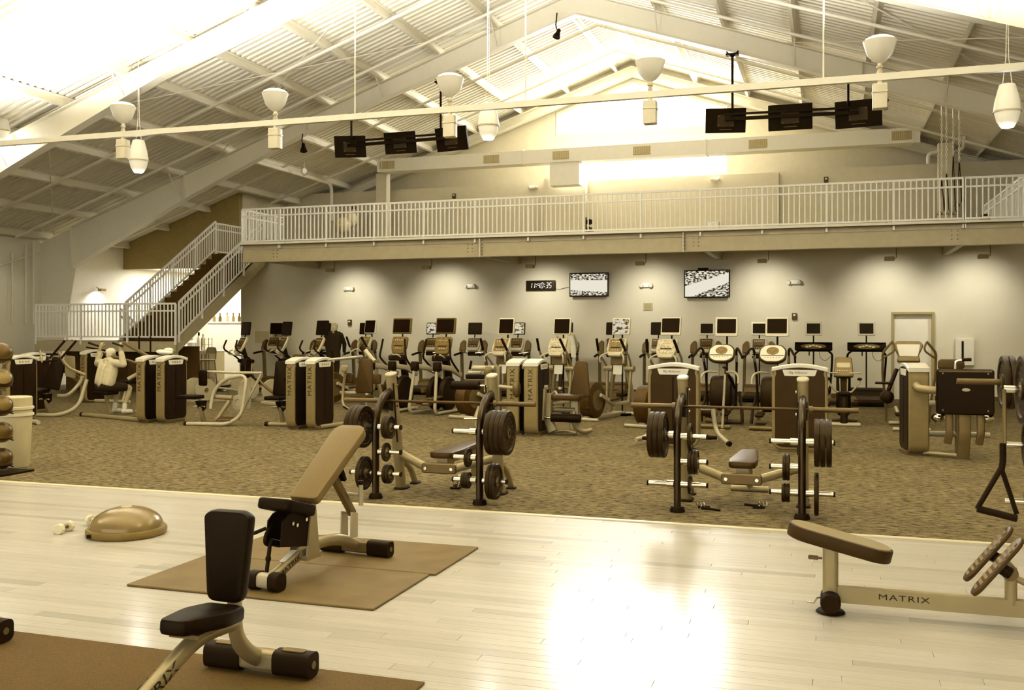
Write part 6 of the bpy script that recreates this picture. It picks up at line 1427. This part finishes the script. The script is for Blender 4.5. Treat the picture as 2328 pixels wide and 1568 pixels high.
def person(label, loc, rz, prims, mats, headc, fwd, voxel=.0085):
    raw = MB()
    for _, a, ra, b, rb in prims: capsule(raw, a, ra, b, rb)
    me0 = raw.mesh('raw', None, sharp=0); tmp = obj('raw', me0)
    md = tmp.modifiers.new('r', 'REMESH'); md.mode = 'VOXEL'; md.voxel_size = voxel
    sm = tmp.modifiers.new('s', 'SMOOTH'); sm.factor = .5; sm.iterations = 4
    dg = bpy.context.evaluated_depsgraph_get()
    me = bpy.data.meshes.new_from_object(tmp.evaluated_get(dg)); bpy.data.objects.remove(tmp)
    me.shade_smooth(); me.name = 'body'; me.materials.clear(); me.materials.append(SKIN)
    t = thing('person', label, 'person', loc, rz)
    obj('body', me, t)
    P = [(r, V(a), ra, V(b), rb) for r, a, ra, b, rb in prims]
    def region(q):
        best = 1e9; rg = 'skin'
        for r, a, ra, b, rb in P:
            d = b - a; l2 = d.length_squared
            k = 0 if l2 < 1e-9 else max(0, min(1, (q - a).dot(d) / l2))
            e = (q - a - d * k).length - (ra + (rb - ra) * k)
            if e < best: best, rg = e, r
        return rg
    vreg = {}
    vs = me.vertices
    for r in mats:
        pass
    regs = [region(v.co) for v in vs]
    for r, (nm, mat, off) in mats.items():
      if True:
        alls = [p.vertices[:] for p in me.polygons if sum(regs[i] == r for i in p.vertices) >= 2]
      for fs in ([[f for f in alls if (vs[f[0]].co.x < 0) == q] for q in (True, False)] if r in ('sock', 'shoe') else [alls]):
        if not fs: continue
        ids = sorted({i for f in fs for i in f}); mp = {i: k for k, i in enumerate(ids)}
        mb = MB(); mb.v = [tuple(vs[i].co + vs[i].normal * off) for i in ids]; mb.f = [tuple(mp[i] for i in f) for f in fs]
        mb.build(nm, mat, t, sharp=0).data.shade_smooth()
    f = V(fwd).normalized(); s = f.cross(V((0, 0, 1))).normalized(); c = V(headc)
    for q in (-1, 1): MB().ell(tuple(c + f * .088 + s * q * .032 + V((0, 0, .008))), (.011, .011, .009), 8, 5).build('eye', M('eye_dark', .08, .2), t)
    MB().tube([c + f * .088 + s * -.022 - V((0, 0, .062)), c + f * .094 - V((0, 0, .064)), c + f * .088 + s * .022 - V((0, 0, .062))], .005, 6).build('mouth', M('lip', .45, .5), t)
    return t
# man on the overhead press machine, seen from behind, arms raised
pr = []
pel, chest, neck = V((0, 0, .60)), V((0, .07, .93)), V((0, .09, 1.10))
for s in (-1, 1):
    pr += [('shorts', (s * .07, -.02, .59), .125, (s * .09, .05, .60), .115), ('shorts', (s * .1, .05, .58), .105, (s * .16, .33, .56), .082), ('skin', (s * .16, .33, .56), .075, (s * .18, .44, .54), .06),
           ('skin', (s * .18, .45, .53), .058, (s * .17, .42, .38), .055), ('skin', (s * .17, .42, .38), .055, (s * .15, .36, .2), .038), ('sock', (s * .15, .36, .2), .042, (s * .15, .35, .11), .042),
           ('shoe', (s * .15, .33, .06), .045, (s * .16, .5, .045), .042)]
    pr += [('shirt', (s * .09, .0, .68), .135, (s * .1, .06, .9), .135), ('shirt', (s * .1, .06, .9), .135, (s * .14, .08, 1.03), .1), ('shirt', (s * .14, .08, 1.04), .085, (s * .22, .08, 1.06), .075),
           ('shirt', (s * .22, .08, 1.06), .074, (s * .40, .13, 1.04), .06), ('shirt', (s * .40, .13, 1.04), .06, (s * .34, .13, 1.27), .045), ('skin', (s * .34, .13, 1.27), .034, (s * .31, .12, 1.37), .028)]
    hand(pr, (s * .31, .12, 1.37), (-s * .25, .25, 1), (-s, 0, 0), (0, 1, -.1), 1.3)
pr += [('shirt', pel + V((0, 0, .06)), .15, chest, .14), ('skin', neck - V((0, 0, .05)), .068, neck + V((0, .02, .05)), .062), ('shirt', (-.12, .08, 1.08), .06, (-.03, .085, 1.12), .055), ('shirt', (.12, .08, 1.08), .06, (.03, .085, 1.12), .055), ('shirt', (0, .08, 1.06), .085, (0, .085, 1.09), .072)]
hc = V((.01, .13, 1.245)); head(pr, hc, (.15, 1, -.05))
x, y = G(247, 946)
person('seated man in a pale sweatshirt and dark shorts pressing overhead handles', (x - .12, y + .03, 0.02), -12, pr,
       {'shirt': ('sweatshirt', M('sweatshirt_cloth', .76, .9, var=.03, bump=.2, scale=20), .01), 'shorts': ('shorts', M('shorts_cloth', .06, .8), .012), 'sock': ('sock', M('sock_white', .95, .9), .006), 'shoe': ('shoe', M('shoe_white', .85, .6), .006), 'hair': ('hair', M('hair_white', .86, .8), .004)}, hc, (.15, 1, -.05))
# standing figures
def standing(arm, hair, lean=.0, stride=.0, h=1.0, bl=1.0):
    pr = []
    for s in (-1, 1):
        st_ = stride * s
        pr += [('pants', (s * .08, 0, .93), .115 * bl, (s * .09, 0, .84), .11 * bl), ('pants', (s * .09, 0, .84), .095 * bl, (s * .095, st_ * .5 + .02, .50), .066 * bl), ('pants', (s * .095, st_ * .5 + .02, .50), .064 * bl, (s * .095, st_ - .02, .12), .045),
               ('shoe', (s * .095, st_ - .05, .05), .042, (s * .1, st_ + .13, .04), .038)]
        pr += [('shirt', (s * .07, 0, .98), .12 * bl, (s * .09, .01 + lean, 1.25), .125 * bl), ('shirt', (s * .09, .01 + lean, 1.25), .12 * bl, (s * .14 * bl, .01 + lean, 1.42), .085)]
        pr += [('shirt', (s * .15 * bl, lean, 1.42), .075, (s * .2 * bl, lean, 1.41), .068), ('shirt', (s * .2 * bl, lean, 1.41), .066, (s * .27 * bl, lean + .02 + arm[0] * .3, 1.16), .048), ('shirt' if arm[2] else 'skin', (s * .27 * bl, lean + .02 + arm[0] * .3, 1.16), .046, (s * .25 * bl, lean + .2 * arm[0] + .08, 1.16 - .24 * arm[1]), .032)]
        d = V((-.1 * s, .08 + arm[0] * .2, -.24 * arm[1])); hand(pr, (s * .25 * bl, lean + .2 * arm[0] + .08, 1.16 - .24 * arm[1]), d, (0, 1, 0), (-s, 0, 0), .5)
    pr += [('shirt', (0, 0, 1.0), .13 * bl, (0, lean, 1.35), .13 * bl), ('skin', (0, lean, 1.43), .07, (0, lean + .03, 1.55), .062)] + [('shirt', (s * .13 * bl, lean, 1.43), .06, (s * .035, lean + .005, 1.49), .052) for s in (-1, 1)]
    hc = V((0, lean + .045, 1.635)); head(pr, hc, (.25, 1, -.1))
    return pr, hc
pr, hc = standing((.3, .9, True), 'hair', lean=.04)
x, y = floorX(758, 24.35), 24.35
person('standing man in a black long sleeved top seen from behind between the ellipticals', (x, y, .18), 5, pr, {'shirt': ('long_sleeved_top', M('black_cloth', .03, .8), .014), 'pants': ('trousers', M('dark_trousers', .08, .8), .012), 'shoe': ('shoe', M('shoe_dark', .15, .6), .006), 'hair': ('hair', M('hair_grey', .74, .8), .004)}, hc, (.25, 1, -.1))
pr, hc = standing((.6, .35, False), 'hair', lean=.06, stride=.14, bl=.86)
x, y = floorX(1285, 24.3), 24.3
person('woman in a pale top and black leggings walking on a treadmill', (x, y, .18), 0, pr, {'shirt': ('top', M('pale_top', .82, .85), .012), 'pants': ('leggings', M('leggings_black', .03, .7), .005), 'shoe': ('shoe', M('shoe_white', .85), .006), 'hair': ('hair', M('hair_dark', .2, .7), .008)}, hc, (.25, 1, -.1))
# ------------------------------------------------------------------ snack counter in the hall behind the stairs
Y0 = 27.6
x0, x1 = floorX(405, Y0), floorX(500, Y0)
t = thing('snack_counter', 'pale snack counter under the stairs behind the leftmost elliptical', 'counter', ((x0 + x1) / 2, Y0, 0))
MB().box((0, 0, .5), (x1 - x0, .5, 1.0)).build('body', M('counter_pale', .82, .5), t); MB().slab(rr(x1 - x0 + .1, .62, .02, 2), 1.0, 1.05, bev=.01).build('counter_top', WHITE, t)
for k in range(9): MB().box((-.55 + k * .14, -.256, .5), (.02, .012, .85)).build('front_slat', SILVERD, t)
def jar(name, px, h, r, label, cat, m1, m2, dy=0):
    x = floorX(px, Y0 + dy); o = thing(name, label, cat, (x, Y0 + dy, 1.05), 0, 'items on the snack counter')
    MB().lathe([(r * .9, 0), (r, .02), (r, h * .6), (r * .45, h * .8), (r * .4, h * .82)], n=16).build('vessel', m1, o); MB().lathe([(r * .46, h * .81), (r * .46, h), (r * .3, h + .005)], n=14).build('lid', m2, o)
jar('blender_jug', 436, .42, .15, 'white jug with wide base on the left of the snack counter', 'jug', M('jug_white', .95, .3), WHITE)
jar('bottle', 452, .6, .07, 'tall white bottle with dark cap on the snack counter', 'bottle', M('jug_white', .95), BLACK, .1)
jar('bottle', 462, .55, .08, 'pale round bottle with white cap on the snack counter', 'bottle', M('jug_cream', .85, .3), WHITE, .05)
sh = thing('display_shelf', 'small clear wire display shelf on the snack counter', 'shelf', (floorX(468, Y0 - .2), Y0 - .15, 1.05))
for z in (0, .3, .6):
    MB().box((0, 0, z * .6 + .01), (.3, .2, .012)).build('shelf_board', SILVERL, sh)
for sx in (-1, 1):
    for sy in (-1, 1): MB().tube([(sx * .14, sy * .09, 0), (sx * .14, sy * .09, .42)], .01, 6).build('wire_post', SILVERD, sh)
# wall shelf with bottles further back
YB = 29.6
ws = thing('wall_shelf', 'white wall unit with bottles behind the snack counter', 'shelf', (floorX(512, YB), YB, 0))
MB().box((0, .15, 1.0), (1.5, .3, 2.0)).build('cabinet', M('unit_white', .96, .5), ws)
for z in (2.35, 2.0): MB().box((0, .1, z), (1.5, .3, .04)).build('shelf_board', WHITE, ws)
for sx in (-1, 1): MB().box((sx * .74, .1, 2.2), (.03, .3, .4)).build('side_board', WHITE, ws)
for k, dx in enumerate((-.5, -.25, .05, .3, .55)):
    o = thing('bottle', ('first', 'second', 'third', 'fourth', 'fifth')[k] + ' bottle from the left on the wall unit behind the snack counter', 'bottle', (ws.location.x + dx, YB + .05, 2.02), 0, 'bottles on the wall unit')
    MB().lathe([(.05, 0), (.055, .02), (.055, .16), (.02, .22), (.018, .29)], n=12).build('glass_body', M('bottle_%d' % (k % 3), (.5, .35, .7)[k % 3], .2), o); MB().lathe([(.021, .285), (.021, .31)], n=10).build('stopper', SILVERD, o)
st_ = thing('bar_stool', 'tall pale stool with curved back before the snack counter', 'stool', (floorX(472, 25.4), 25.4, 0))
for sx in (-1, 1):
    for sy in (-1, 1): MB().tube([(sx * .2, sy * .2, 0), (sx * .15, sy * .15, .78)], .018, 8).build('leg', SILVER, st_)
MB().slab(rr(.38, .38, .1, 4), .78, .83, bev=.015).build('seat', SILVERL, st_)
for z in (.25, .5): MB().tube([(-.19, -.19, z), (.19, -.19, z), (.19, .19, z), (-.19, .19, z)], .01, 6, closed=True).build('stretcher', SILVER, st_)
MB().tube([(-.17, .17, .83), (-.17, .2, 1.18), (.17, .2, 1.18), (.17, .17, .83)], .018, 8, fil=.1).build('back_frame', SILVER, st_); MB().slab(rr(.32, .2, .04, 3), -.012, .012, FXZ((0, .2, 1.1)), bev=.005).build('backrest', SILVERL, st_)
